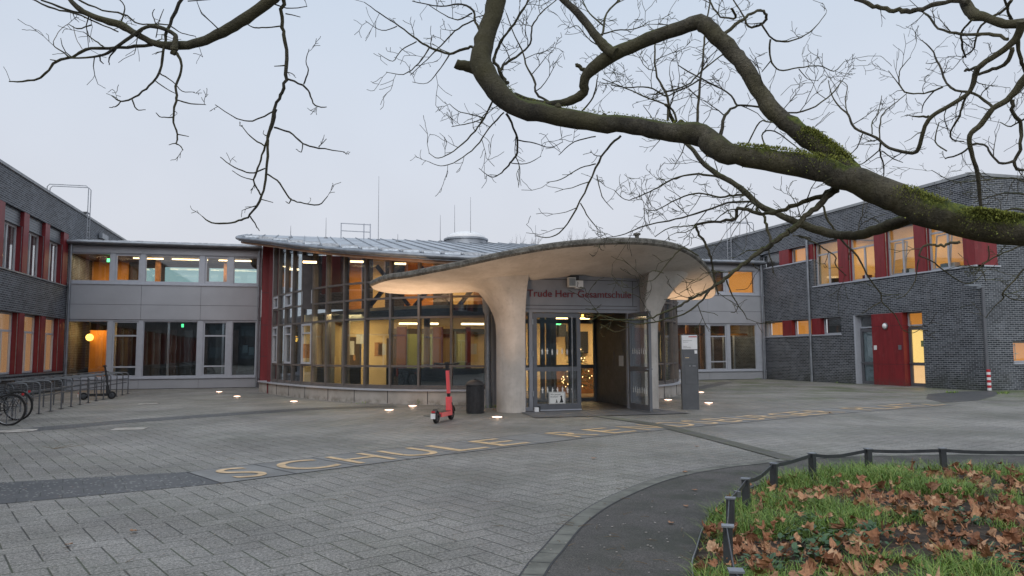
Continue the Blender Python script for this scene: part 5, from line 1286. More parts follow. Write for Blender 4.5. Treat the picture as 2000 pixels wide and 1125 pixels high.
def branch(m, view, d0, d1, pts, tw=0.0, tl=.35, lev=1, n=None, wob=.0):
    """pts: (x, y, width) in the tracing's pixels; d0->d1 distance from the camera"""
    P3 = []; rs = []; N = len(pts)
    for k, (x, y, w_) in enumerate(pts):
        px, py = view(x, y); dd = d0+(d1-d0)*k/max(1, N-1); P3.append(PD(px, py, dd)); rs.append(max(.0026, w_*(.5 if w_ > 14 else .43)*dd/FPX))
    sp = spline([(*p, r) for p, r in zip(P3, rs)], 4 if N > 2 else 2); big = max(rs) > .03
    Q, rr_ = [Vector(s[:3]) for s in sp], [max(.002, s[3]) for s in sp]
    if big:
        for i in range(1, len(Q)-1):
            Q[i] += Vector((R.gauss(0,1), R.gauss(0,1), R.gauss(0,1)))*rr_[i]*.06; rr_[i] *= R.uniform(.95, 1.07)
    else:
        for i in range(1, len(Q)-1): Q[i] += Vector((R.gauss(0,1), R.gauss(0,1), R.gauss(0,1)))*min(.007, rr_[i]*.35); rr_[i] *= R.uniform(.9, 1.12)
    m.tube(Q, rr_, n or (16 if big else 7))
    if tw:
        acc = 0
        for i in range(1, len(Q)):
            seg = (Q[i]-Q[i-1]); acc += seg.length*tw*1.9
            while acc > 1 or (i == len(Q)-1 and acc > .3):
                acc -= 1; dd = seg.normalized(); s = dd.cross(Vector((R.uniform(-1,1), R.uniform(-1,1), R.uniform(-1,1))))
                if s.length < 1e-3: continue
                s.normalize(); 
                if s.z < 0 and R.random() < .4: s.z *= -1
                grow(m, Q[i]-seg*R.random(), dd*R.uniform(.2,.8)+s, tl*R.uniform(.5,1.25), min(.0055, rr_[i]*.55), lev)
    return Q
TR = thing('plane_tree', 'bare mossy plane tree whose thick limbs reach in from the right and top', 'tree', (9.3, 3.2, 0))
def part(name, specs, mt='bark'):
    m = MB()
    for s in specs: branch(m, **s)
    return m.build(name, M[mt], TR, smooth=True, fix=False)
def S(view, d0, d1, pts, tw=0, tl=.35, lev=1, n=None): return dict(view=view, d0=d0, d1=d1, pts=pts, tw=tw, tl=tl, lev=lev, n=n)
# trunk stands outside the frame on the right
tb = Vector((9.3, 3.2, 0)); m = MB()
m.tube([tb+Vector((0,0,-.1)), tb+Vector((.02,0,.3)), tb+Vector((.05,.05,1.2)), tb+Vector((.05,.1,2.4)), tb+Vector((-.05,.1,3.6)), tb+Vector((-.1,.2,5)), tb+Vector((-.3,.5,7)), tb+Vector((-.4,.6,9))], [.62,.46,.40,.38,.36,.28,.20,.12], 20)
m.build('trunk', M['bark'], TR, smooth=True, fix=False)
def link3(m, a, b, r0, r1, sag=.3):
    a, b = Vector(a), Vector(b); mid = (a+b)/2+Vector((0,0,sag)); m.tube([Vector(s) for s in spline([tuple(a),tuple(mid),tuple(b)], 6)], [r0+(r1-r0)*i/12 for i in range(13)], 12)
DL = 5.6
m = MB()
L1pts = [(2060,452,57),(1960,447,60),(1890,435,62),(1800,407,62),(1740,383,57),(1660,350,52),(1600,330,48),(1520,316,44),(1440,303,40),(1395,288,48),(1370,266,44),(1290,255,37),(1220,244,34),(1150,238,36),(1070,222,36),(1000,205,40),(963,165,42),(940,125,43),(946,80,38),(962,30,36),(972,-25,36)]
Q1 = branch(m, V0, 5.2, 6.9, L1pts, tw=.35, tl=.4, lev=2)
link3(m, Q1[0], tb+Vector((0,.1,2.3)), .108, .24, .10); link3(m, PD(972,-25,6.9), PD(1030,-420,6.6), .085, .07)
branch(m, V0, 6.85, 6.8, [(935,135,26),(912,130,22),(890,124,18)])
for px, py, r_ in ((1362,250,.05),(1180,228,.03),(1330,243,.04),(1090,208,.03)):
    p = PD(px, py, 6.35); m.lathe(tuple(p), [(r_*.2,-r_),(r_,-.3*r_),(r_*.9,.4*r_),(r_*.3,r_)], 10)
m.build('limb', M['bark'], TR, smooth=True, fix=False)
part('limb', [S(V0,5.70,6.6,[(1690,360,24),(1652,326,38),(1600,284,39),(1556,254,36),(1513,220,34),(1488,186,31),(1453,128,30),(1428,100,31),(1390,62,32),(1366,44,30),(1330,55,27),(1266,77,26),(1202,104,28),(1165,128,26),(1142,153,20),(1140,180,18),(1117,196,17),(1074,203,14),(1040,198,13),(1005,185,12)], .5, .4, 2),
              S(V0,6.2,6.5,[(1202,104,22),(1181,92,20),(1159,64,17),(1129,26,15),(1100,0,14),(1080,-25,13)], .8, .4, 2), S(V0,6.4,6.4,[(1146,140,10),(1133,131,9),(1126,126,8)])])
part('limb', [S(V0,5.66,7.4,[(1790,424,18),(1752,435,24),(1720,446,21),(1688,457,19),(1648,460,17),(1613,454,17),(1573,441,15),(1540,428,14),(1516,416,14),(1482,401,13),(1453,373,13),(1425,353,12),(1399,339,12),(1371,316,11),(1351,290,9),(1328,273,7),(1300,262,5)], 1.1, .4, 2)])
part('branch', [S(V0,5.8,6.4,[(1640,355,14),(1627,370,13),(1601,384,11),(1556,399,10),(1510,416,9),(1482,417,8),(1442,407,8),(1436,427,7),(1395,433,6),(1357,439,6)], 1.5, .35, 2),
                S(V0,6.4,6.5,[(1357,439,6),(1364,454,6),(1381,482,6),(1390,511,5),(1393,533,5),(1403,576,3)], 1.2, .25, 1),
                S(V0,6.2,6.9,[(1480,414,6),(1470,395,5),(1421,397,4.5),(1359,417,4),(1308,431,3.5),(1262,440,3),(1222,457,2.4),(1185,464,1.6)], 3, .32, 2)])
part('branch', [S(V0,5.78,5.95,[(1632,366,15),(1624,376,15),(1598,399,14),(1573,421,13),(1555,442,14),(1534,458,13),(1511,474,12),(1484,492,11),(1467,504,9),(1440,525,9),(1417,545,8),(1395,559,7),(1374,572,6),(1353,582,5.5),(1330,596,5),(1290,613,4.2),(1262,623,3.6),(1222,625,3),(1171,624,2)], 1.4, .32, 2),
                S(V0,5.85,6.0,[(1393,559,5),(1364,593,4.5),(1336,613,4),(1302,624,3.6),(1251,633,3),(1216,627,2.4),(1168,614,1.6)], 3, .2, 1),
                S(V0,5.75,5.9,[(1511,474,8),(1506,470,7),(1497,440,6.5),(1492,422,6)])])
part('branch', [S(V0,7.2,7.7,[(1482,401,6),(1470,385,5.5),(1440,380,5),(1407,385,4.5),(1365,377,3.6),(1325,388,3),(1279,411,2.2),(1256,407,1.5)], 3.2, .35, 2),
                S(V0,7.0,7.6,[(1425,353,6),(1404,346,5.5),(1365,340,4.6),(1325,346,4),(1285,366,3.2),(1251,383,2.6),(1222,390,2),(1199,371,1.4)], 3.2, .35, 2),
                S(V5,7.0,7.4,[(1406,180,4),(1300,240,3),(1200,250,2.6),(1100,330,2)], 3, .3, 2),
                S(V5,7.2,7.4,[(985,350,3),(900,360,3),(800,370,2.6),(700,430,2)], 2.5, .3, 1)])
part('branch', [S(VA,6.5,6.4,[(1225,622,5.5),(1160,680,5),(1110,770,4.6),(1040,920,4),(960,1050,3.2),(900,1085,2.4),(830,1080,1.6)], 2.2, .3, 1), S(VA,6.4,6.4,[(1040,930,3),(1080,1000,2.4),(1130,1060,1.6)], 2, .2), S(VA,6.4,6.4,[(1115,800,2.6),(1140,900,2.2),(1190,960,1.4)], 2, .2),
                S(VA,6.5,6.5,[(1110,625,3),(1010,650,2.4),(940,710,1.6)], 2.4, .25), S(VA,6.5,6.6,[(1110,750,3),(1040,770,2.4),(950,820,2),(885,835,1.4)], 2.4, .25)])
part('branch', [S(VA,6.7,6.6,[(700,520,5.5),(745,610,5.2),(750,700,4.8),(720,745,4.2),(680,790,3),(630,810,2.2),(575,770,1.4)], 2.4, .3, 1), S(VA,6.65,6.6,[(750,640,3),(830,655,2.4),(900,675,2),(960,650,1.4)], 2.4, .2), S(VA,6.6,6.6,[(720,745,2.4),(790,750,2),(860,715,1.4)], 2, .2)])
part('branch', [S(VA,6.8,6.7,[(645,450,4.5),(600,540,4),(540,620,3.4),(460,690,2.8),(390,725,2),(345,700,1.4)], 3, .28, 1), S(VA,6.8,6.7,[(690,515,3.6),(620,590,3.2),(560,670,2.8),(480,735,2.4),(400,760,1.8),(345,740,1.4)], 3, .28, 1), S(VA,6.8,6.8,[(600,540,2.8),(540,525,2.4),(480,510,2),(440,475,1.4)], 2.4, .2), S(VA,6.8,6.7,[(600,540,2.6),(530,565,2.4),(450,580,1.6)], 2.4, .2)])
part('branch', [S(VA,6.9,6.9,[(545,215,7),(500,225,6),(440,245,5.4),(350,215,5),(290,180,4.2),(210,120,3.4),(120,60,2.4),(50,10,1.6)], 2.6, .28, 1), S(VA,6.9,6.9,[(350,215,3.4),(300,290,2.8),(230,340,2),(150,330,1.4)], 2.6, .25), S(VA,6.9,6.9,[(290,190,2.8),(220,230,2.2),(180,280,1.8),(115,245,1.4)], 2.4, .25),
                S(VA,6.9,6.8,[(440,250,3.4),(400,310,2.6),(340,380,1.6),(270,375,1.3)], 2.4, .25), S(VA,6.9,6.9,[(200,120,2.6),(130,140,1.8),(55,95,1.3)], 2.2, .2)])
part('branch', [S(VA,6.8,7.1,[(585,150,7),(560,100,5.4),(545,40,5),(480,20,3.6),(400,30,3),(270,5,2)], 2.6, .3, 2), S(VA,6.9,7,[(560,90,4),(480,130,3.4),(420,190,3),(340,270,2.4),(260,345,1.6)], 2.8, .28, 1), S(VA,6.9,7,[(545,60,3.6),(480,90,2.8),(420,70,2.2),(340,20,1.6)], 2.8, .25)])
part('branch', [S(VA,6.7,7.2,[(700,380,10),(690,365,9),(650,290,8),(650,250,7),(690,170,6),(750,90,5),(800,0,4),(820,-40,3.5)], 2.0, .35, 2), S(VA,6.7,7,[(670,330,7),(700,290,6),(760,250,5),(810,200,4),(820,120,3.4),(860,60,2.8),(930,0,2)], 2.6, .32, 2), S(VA,6.5,6.9,[(900,470,6.5),(840,430,5.2),(830,370,5),(790,300,4),(780,250,3.4),(730,140,2.6),(700,60,2)], 2.8, .32, 2)])
part('branch', [S(VA,6.3,6.8,[(1440,550,6),(1440,450,5.5),(1390,350,4.8),(1380,230,3.6),(1390,180,2.4)], 3, .32, 2), S(VA,6.5,6.8,[(1430,440,4),(1350,400,3.2),(1250,400,2.6),(1180,390,1.8)], 3, .3, 2), S(VA,6.3,6.8,[(1480,555,5),(1450,490,4.2),(1330,440,3.4),(1260,410,3),(1140,360,2)], 3, .32, 2), S(VA,6.4,6.6,[(1040,515,4),(1090,460,3.6),(1110,400,3),(1120,340,2)], 2.8, .28, 1)])
part('branch', [S(VA,6.2,6.7,[(1575,570,6),(1585,400,5.4),(1600,280,4.8),(1610,170,4.2),(1625,60,3.4),(1640,-40,3)], 2.0, .35, 2), S(VA,6.5,6.8,[(1600,360,4),(1500,410,3.4),(1440,440,3)], 3, .3, 2), S(VB,6.3,6.6,[(0,420,4),(100,390,3.6),(160,330,3.6),(260,250,3)], 3, .3, 2), S(VB,6.3,6.9,[(0,480,7),(30,540,8),(90,650,9)], 1, .3)])
part('branch', [S(VB,6.0,6.4,[(245,640,10),(275,530,7),(330,485,5.2),(420,490,4.6),(540,515,4.2),(660,500,3.6),(760,430,3),(815,360,1.8)], 2.6, .3, 2), S(VB,6.1,6.5,[(330,485,4.4),(280,420,4),(160,360,3.4),(60,300,2.4)], 3, .3, 2), S(VB,5.8,6.1,[(490,560,3.6),(430,560,3.4),(380,650,3.2),(300,720,2.4),(180,715,1.7)], 2, .2), S(VB,5.8,6.2,[(470,690,4),(440,620,3.6),(500,600,3),(620,690,2.4)], 2.6, .25, 1)])
part('branch', [S(VB,6.5,6.9,[(265,155,8),(340,100,7),(390,60,6.4),(440,50,6.4),(460,80,6.2),(440,110,5.6),(380,120,4.6),(350,60,3.6),(310,0,3.2)], 1.6, .3, 2), S(VB,6.6,6.9,[(440,110,4.6),(490,180,4.2),(560,190,3.6),(640,160,2.8),(690,120,2.2),(735,60,1.5)], 2.2, .26, 1), S(VB,6.6,6.8,[(480,180,4.4),(480,270,4),(520,320,3.4),(610,310,3),(700,300,2.6),(770,325,2.2),(820,280,1.4)], 2.0, .24, 1), S(VB,6.7,6.8,[(480,280,2.8),(440,330,1.8)], 2, .2), S(VB,6.7,6.8,[(610,315,2.4),(650,360,1.8),(700,370,1.3)], 1.6, .2), S(VB,6.7,7,[(300,40,5),(320,80,5.5),(250,75,4),(200,0,4)], 1.5, .3, 1)])
part('branch', [S(VA,6.5,7,[(1140,160,5),(1160,60,4.6),(1220,0,4)], 2.6, .32, 2), S(VA,6.5,7,[(1130,160,4),(1200,140,3.2),(1300,130,2.4),(1350,100,1.8)], 3, .3, 2), S(VA,6.6,7.1,[(1150,120,4),(1080,60,3),(1050,0,2.6)], 3, .3, 2), S(VA,6.6,7,[(1190,230,3),(1090,190,2.6),(1030,120,2),(990,130,1.5)], 2.4, .26, 1)])
# right-hand crown
XR_ = [S(VR,7,7.5,[(964,118,17),(860,125,17),(760,90,17),(700,75,22),(665,30,20),(640,-20,18)], .8, .35, 1), S(VR,7.3,7.9,[(670,10,10),(620,0,10),(480,30,10.5),(400,55,11),(330,55,11.5),(240,45,10),(170,30,9.5),(80,-5,9)], .6, .3, 1), S(VR,7,7.8,[(880,205,8),(780,175,7.6),(640,180,6),(520,150,5.4),(460,80,4.6),(420,50,3.4)], 2.0, .3, 1)]
part('limb', XR_)
part('limb', [S(VR,6.9,8.2,[(950,110,15),(930,190,15),(860,260,13),(740,340,12),(710,390,12),(680,480,10),(580,550,9),(480,610,9),(440,680,8.6),(415,770,8.6),(380,800,7.6),(260,775,6.6),(190,720,6),(80,670,5.4),(45,600,4.6),(0,560,3.6),(-40,500,2.6),(-60,420,1.8)], 1.6, .32, 2), S(VR,7.8,7.8,[(465,608,6),(400,610,3.6),(350,600,1.6)]), S(VR,7.4,7.4,[(740,345,8),(690,362,6.5),(652,370,5.5)])])
part('limb', [S(VR,6.8,7.4,[(1080,330,20),(1000,380,17),(940,450,15),(880,520,13),(800,570,12),(740,650,12),(680,710,11),(690,800,9.6),(720,900,8.8),(730,1000,8),(740,1090,6)], .9, .3, 1)])
part('branch', [S(VR,7.2,7.9,[(800,560,6.4),(700,490,5.6),(580,460,5),(520,340,4.4),(480,260,3.4),(430,210,2)], 3.2, .28, 1), S(VR,7.4,7.9,[(540,455,4.2),(440,490,3.6),(340,480,3.4),(310,420,3),(320,360,2.4),(370,300,1.6)], 2.8, .28, 1), S(VR,7.7,7.9,[(330,470,2.6),(255,370,1.6)], 3, .2), S(VR,7.5,7.9,[(500,470,3),(440,540,2.4),(430,590,1.6)], 2.4, .2)])
part('branch', [S(VR,7,7.3,[(900,250,10),(860,340,9),(780,370,7),(720,390,6)], 1.4, .3, 1), S(VR,7,7.2,[(930,180,9),(940,290,8),(964,360,7.4),(1000,420,6)], 1.6, .3, 1), S(VR,7.2,7.4,[(905,520,9),(905,590,8),(945,650,8),(940,780,7.4),(915,850,7),(935,885,7),(990,890,7)], 1.4, .25, 1), S(VR,7.2,7.6,[(915,840,6),(850,855,5.6),(800,820,5),(760,760,4.6),(700,755,4.4),(640,800,4),(550,830,3.2)], 2.6, .25, 1), S(VR,7.3,7.7,[(670,480,5.6),(640,560,5),(610,640,4.6),(580,690,4),(590,730,3.4),(650,740,2.4)], 2.6, .26, 1)])
part('branch', [S(VR,8,8.3,[(215,745,4.6),(210,800,4),(230,860,3.4),(230,920,2.4)], 2.4, .2), S(VR,8,8.3,[(215,780,3),(130,850,2.4),(100,860,1.7)], 2.4, .25), S(VR,8,8.3,[(220,790,2.8),(280,830,2.4),(330,850,1.6)], 2.4, .25), S(VR,7.9,8.3,[(210,740,3.4),(210,660,3),(230,590,2.6),(300,530,2.2),(350,490,1.6)], 3, .25, 1), S(VR,7.9,8.3,[(170,700,3),(170,640,2.6),(200,590,2),(220,500,1.4)], 3, .25, 1), S(VR,8,8.4,[(60,650,3),(30,540,2.6),(40,450,2),(0,420,1.6)], 3, .25, 1), S(VR,8,8.4,[(120,700,3),(90,770,2.4),(40,820,1.6)], 2.4, .25)])
part('branch', [S(VR,7.2,7.6,[(900,0,7),(860,50,6.4),(740,130,5),(700,250,4),(640,300,3)], 2.2, .3, 2), S(VR,7.2,7.6,[(700,100,5),(640,160,4.4),(640,240,4.6),(660,300,3.6)], 2, .3, 1), S(VR,7.3,7.6,[(860,-10,5),(880,60,6),(900,100,7)], 1.5, .3), S(VR,7.5,7.8,[(560,790,3.4),(500,740,3),(520,640,2.4)], 3, .3, 1), S(VR,7.3,7.7,[(1000,600,5),(900,660,3),(840,640,2)], 3, .35, 2), S(VR,8.3,8.8,[(1000,960,5),(900,930,3.6),(760,940,2.6),(600,950,2),(480,890,1.4)], 3, .35, 2), S(VR,8.3,8.8,[(1000,1020,4),(860,1010,3),(700,1060,2)], 3, .3, 2)])
# twigs hanging before the right wing
V6 = zc_(1560,400,3.75)
part('branch', [S(V6,6.2,6.4,[(1180,272,7),(1100,285,6),(1030,305,6.4),(960,290,5),(910,310,4.4),(880,370,4),(950,400,3),(1050,470,3),(1200,570,2.4),(1290,560,2),(1370,480,1.6)], 1.6, .28, 1), S(V6,6.5,6.5,[(170,0,5),(220,120,5),(330,270,4.6),(430,380,4),(520,540,3.6),(600,650,3.2),(610,710,3),(700,800,2.4),(760,910,2),(830,940,1.6),(890,910,1.2)], 1.2, .22), S(V6,6.5,6.5,[(600,710,2.6),(520,760,2),(460,800,1.4)]), S(V6,6.4,6.4,[(880,400,3),(850,560,2.4),(830,600,2),(770,670,1.6),(710,690,1.3)], 1.6, .2)])
part('branch', [S(V6,6.6,6.6,[(0,230,4),(120,280,3.4),(200,330,3),(270,380,3),(270,440,2.6),(350,520,2)], 1.8, .25, 1), S(V6,6.8,7,[(1650,290,5),(1560,330,3.4),(1440,380,3),(1340,450,2.4),(1290,520,2)], 2.4, .3, 2), S(V6,6.8,7,[(1650,470,4),(1500,640,3.4),(1500,680,3),(1420,760,2),(1370,830,1.5)], 1.8, .3, 1), S(V6,6.8,7,[(1500,650,2.6),(1560,690,2.4),(1650,700,2)], 2.2, .3, 1), S(V6,6.9,7,[(1390,300,3),(1390,400,2.6),(1340,440,2),(1370,560,1.6)], 2, .25, 1), S(V6,7,7.2,[(1650,40,6),(1560,30,4),(1480,60,3)], 3, .3, 2)])
part('branch', [S(VE,5.9,6.1,[(1250,150,3.4),(1180,120,3),(1060,115,2.6)], 1.5, .2), S(VE,5.9,6,[(330,600,3.4),(400,780,3.2),(450,860,2.8),(520,960,2.2),(560,1035,1.4)], 1.8, .22), S(VE,5.9,6,[(460,880,2),(430,950,1.6),(380,955,1.2)]), S(VE,5.9,6,[(820,250,4),(700,270,3),(560,280,2.4),(480,330,2)], 2, .25, 1), S(VE,6,6.1,[(620,420,3.4),(640,460,2.6),(700,490,2)], 1.5, .2), S(V5,6.1,6.2,[(1000,560,3),(900,510,3),(860,530,3),(780,620,2.6),(700,720,2.2),(640,740,1.8),(540,795,1.3)], 2.0, .24, 1), S(V5,6.2,6.3,[(760,680,2),(680,665,1.6),(620,725,1.3)], 1.5, .2)])
# left-hand group, hanging from a limb that passes above the frame
m = MB(); link3(m, PD(529,-2,6.0), PD(760,-260,6.3), .046, .06, .2); link3(m, PD(760,-260,6.3), PD(1030,-420,6.6), .06, .07, .1); link3(m, PD(1030,-420,6.6), tb+Vector((-.2,.4,6.2)), .07, .15, .5)
link3(m, PD(553,-2,6.1), PD(640,-120,6.15), .018, .03, .05); link3(m, PD(640,-120,6.15), PD(760,-260,6.3), .03, .04, .05); link3(m, PD(356,-2,6.1), PD(600,-140,6.1), .012, .03, .1); link3(m, PD(970,-20,6.9), PD(972,-30,6.9), .08,.08,0)
link3(m, PD(2040,43,6.9), tb+Vector((-.1,.3,4.6)), .04, .10, .3); link3(m, PD(2040,120,6.8), tb+Vector((-.1,.3,4.2)), .05, .12, .3); link3(m, PD(1100,-10,6.5), PD(1030,-420,6.6), .03, .06, .1)
link3(m, PD(1880,-10,7.4), tb+Vector((-.2,.3,5.6)), .04, .10, .3); link3(m, PD(1670,-5,7.9), PD(1880,-12,7.4), .02, .04, .1)
branch(m, VC, 6.0, 6.2, [(1215,-25,24),(1190,0,23),(1080,80,22),(980,140,20),(880,185,17),(770,200,17),(680,190,14),(600,150,14),(530,110,15),(430,80,13),(350,40,12),(310,0,10),(290,-30,9)], .9, .3, 1)
m.build('limb', M['bark'], TR, smooth=True, fix=False)
part('branch', [S(VC,6.0,6.2,[(765,220,15),(772,175,12),(765,150,9),(700,120,9),(640,120,8),(570,165,7.5),(500,215,7),(440,245,5),(320,255,4),(280,230,3),(240,205,2.4),(235,185,1.6)], 1.2, .22, 1), S(VC,6,6.0,[(760,225,15),(772,236,12)]), S(VC,6.1,6.3,[(680,185,8),(560,210,7.4),(400,215,7),(320,250,6.4),(250,270,5.6),(180,340,5),(120,355,4.4),(40,358,2.6)], .7, .16), S(VC,6.2,6.2,[(255,270,4),(220,262,2)]), S(VC,6.1,6.2,[(440,240,4),(440,265,3),(455,280,2)]), S(VC,6.1,6.2,[(510,215,4),(480,255,3),(480,285,2)]), S(VC,6.1,6.2,[(460,210,3.6),(420,180,3),(365,140,1.8)], 1.4, .12), S(VC,6.1,6.2,[(400,110,3.6),(340,125,2.8),(300,105,1.8)], 1.4, .14)])
part('branch', [S(VC,6.1,6.0,[(800,-5,7.4),(745,110,7.4),(720,200,6.4),(700,320,5.6),(640,390,4.6),(580,435,4.2),(530,445,3.4),(510,435,2.8),(490,420,2)], 1.0, .16), S(VC,6,6,[(530,447,3),(505,470,2.4),(480,472,1.6)]), S(VC,6,6,[(580,435,3),(600,480,2.8),(640,482,1.6)]), S(VC,6,6,[(700,320,3.2),(760,360,2.4),(800,400,2),(855,405,1.4)], 1, .1),
                S(VC,6.0,6.0,[(778,235,7.4),(800,290,6),(775,380,5.4),(775,450,5.4),(760,520,4.4),(780,590,4),(775,630,3.2),(790,640,2.6),(805,660,2)], 1.1, .14), S(VC,6,6,[(780,440,3.4),(840,455,2.8),(905,460,1.7)], 1.2, .1), S(VC,6,6,[(760,515,3),(710,515,2.4),(685,495,1.5)]), S(VC,6,6,[(775,630,2.6),(742,637,1.6)]), S(VC,6,6,[(780,590,2.6),(830,600,1.6)]), S(VC,6,6,[(683,355,2.6),(740,395,2),(775,412,1.6)])])
part('branch', [S(VC,6.1,6.1,[(1245,-5,9.4),(1240,100,8.6),(1255,180,8),(1260,330,8),(1240,400,7.4),(1210,470,7.4),(1190,560,6.6),(1175,620,6.4),(1170,760,5.8),(1150,860,5.4),(1100,945,5),(1060,965,4.6),(1000,980,4.2),(930,980,3.4),(888,950,2)], .9, .13), S(VC,6.1,6.1,[(1100,950,3.4),(1125,990,2.8),(1140,1015,1.8)]),
                S(VC,6.1,6.0,[(1260,345,4.6),(1330,375,4.2),(1360,410,3.8),(1385,465,3.2),(1435,470,2)], 1.4, .12), S(VC,6,6,[(1335,370,3.4),(1355,310,2.8),(1345,270,2.2),(1358,215,1.5)], 1.4, .1), S(VC,6.1,6.1,[(1200,490,3.6),(1110,530,3),(1040,520,2.6),(945,460,1.6)], 1, .1),
                S(VC,6.1,6.1,[(1205,560,4.2),(1270,580,3.8),(1330,630,3.8),(1400,650,3.2),(1515,668,1.8)], 1.2, .12), S(VC,6,6,[(1400,645,2.4),(1435,610,1.6)]), S(VC,6,6,[(1330,630,2.8),(1325,668,2),(1300,655,1.4)]), S(VC,6.1,6.1,[(1160,640,3.4),(1100,600,2.6),(1062,552,1.7)], 1, .1)])
part('branch', [S(VC,6.15,6.15,[(1215,480,5),(1195,560,4.6),(1165,640,4.6),(1140,720,4.2),(1115,790,4),(1130,830,3.6),(1150,860,3.4)], .8, .12), S(VC,6.1,6.1,[(1165,740,3.2),(1100,760,3.2),(1030,735,2.8),(968,690,1.8)], 1.6, .12), S(VC,6.1,6.1,[(1110,790,2.6),(1060,775,2),(1020,750,1.4)]), S(VC,6.1,6.1,[(1175,765,4),(1230,805,3.6),(1270,870,3.4),(1320,890,3),(1400,900,2.8),(1440,862,1.7)], 1.2, .12), S(VC,6.1,6.1,[(1280,872,3),(1270,893,2.4),(1255,885,1.6)]), S(VC,6.1,6.1,[(1145,875,2.6),(1200,890,1.6)]),
                S(VC,6.1,6.1,[(1230,115,3.4),(1150,122,3),(1110,120,2.6),(1072,95,1.6)], 1.2, .1), S(VC,6.1,6.1,[(1255,60,3),(1320,75,1.7)]), S(VC,6.1,6.1,[(1190,10,3.4),(1260,35,2.6),(1350,28,1.7)], 1.4, .12), S(VC,6.1,6.1,[(1250,288,3.4),(1205,291,1.8)])])
part('branch', [S(VC,6.2,6.3,[(140,-5,4),(240,40,4.2),(330,60,3.8),(430,100,3.4),(520,140,3)], 1.6, .16, 1), S(VC,6.2,6.3,[(340,-5,4.2),(450,45,3.8),(540,60,3.6),(610,105,3.2),(680,105,3),(740,112,3),(800,145,2.2),(860,160,1.6)], 1.6, .18, 1), S(VC,6.2,6.2,[(530,100,3.6),(550,40,2.8),(525,-5,2.2)], 1.2, .15), S(VC,6.1,6.1,[(685,105,2.6),(670,60,2),(680,40,1.5)]), S(VC,6.1,6.1,[(685,165,2.4),(700,90,2),(720,40,1.4)]), S(VC,6.2,6.2,[(825,5,2.6),(925,-2,1.8)], 3, .1), S(VC,6.2,6.3,[(180,0,4),(290,40,5),(400,70,4)], 1, .2)])
part('twig', [S(VC,6.3,6.3,[(300,105,1),(265,130,1),(233,185,1)]), S(VC,6.3,6.3,[(322,115,1),(335,170,1),(362,215,1)])], 'twig')
# moss cushions on the limb: dense tufts of tiny blades
def moss(samples, count, spread, hgt):
    m = MB()
    for _ in range(count):
        px, py, d, r_ = R.choice(samples); c = PD(px, py, d); a_ = R.gauss(0, .75); c = c+Vector((R.uniform(-spread,spread), R.uniform(-spread,spread), 0)); n_ = Vector((math.sin(a_)*.8, -.25+R.uniform(-.3,.3), math.cos(a_))).normalized()
        b_ = c+n_*(r_*.93); t_ = b_+n_*hgt*R.uniform(.5,1.4)+Vector((R.uniform(-.01,.01),)*3); s = n_.cross(Vector((R.uniform(-1,1),R.uniform(-1,1),.2))).normalized()*.006; m.add([b_-s, b_+s, t_], [(0,1,2)])
    return m.build('moss', M['moss'], TR, fix=False)
def lin(pts, k):
    out = []
    for (a, b) in zip(pts, pts[1:]):
        for i in range(k): t_ = i/k; out.append(tuple(x+(y-x)*t_ for x, y in zip(a, b)))
    return out
def cushions(pts, k_, r_):
    m = MB()
    for _ in range(k_):
        px, py, d, lr = R.choice(pts); c = PD(px, py, d); a_ = R.gauss(0, .5); nn = Vector((math.sin(a_)*.7, -.35+R.uniform(-.3,.3), math.cos(a_))).normalized(); c = c+Vector((R.uniform(-.04,.04), R.uniform(-.04,.04), 0))+nn*lr*.86; rr_ = r_*R.uniform(.5,1.2)
        m.lathe(tuple(c), [(rr_*.3,-rr_*.5),(rr_,-rr_*.15),(rr_*.85,rr_*.3),(rr_*.35,rr_*.55)], 9)
    return m.build('moss', M['moss'], TR, smooth=True, fix=False)
0 and cushions(lin([(1650,324,5.5,.088),(1610,292,5.6,.087),(1570,264,5.75,.08)], 14), 330, .017); 0 and cushions(lin([(1990,450,5.2,.105),(1890,435,5.28,.11)], 14), 240, .017); 0 and cushions(lin([(1820,413,5.35,.112),(1770,392,5.42,.112)], 8), 90, .015)
moss(lin([(1650,324,5.72,.074),(1610,292,5.76,.074),(1570,264,5.8,.068)], 14), 6000, .035, .008)
def cushions(pts, k_, r_):
    m = MB()
    for _ in range(k_):
        px, py, d, lr = R.choice(pts); c = PD(px, py, d); a_ = R.gauss(0, .5); nn = Vector((math.sin(a_)*.7, -.35+R.uniform(-.3,.3), math.cos(a_))).normalized(); c = c+Vector((R.uniform(-.04,.04), R.uniform(-.04,.04), 0))+nn*lr*.86; rr_ = r_*R.uniform(.5,1.2)
        m.lathe(tuple(c), [(rr_*.3,-rr_*.5),(rr_,-rr_*.15),(rr_*.85,rr_*.3),(rr_*.35,rr_*.55)], 9)
    return m.build('moss', M['moss'], TR, smooth=True, fix=False)
0 and cushions(lin([(1650,324,5.5,.088),(1610,292,5.6,.087),(1570,264,5.75,.08)], 14), 330, .017); 0 and cushions(lin([(1990,450,5.2,.105),(1890,435,5.28,.11)], 14), 240, .017); 0 and cushions(lin([(1820,413,5.35,.112),(1770,392,5.42,.112)], 8), 90, .015)
moss(lin([(1990,450,5.2,.11),(1890,435,5.28,.115)], 14), 4500, .035, .009)
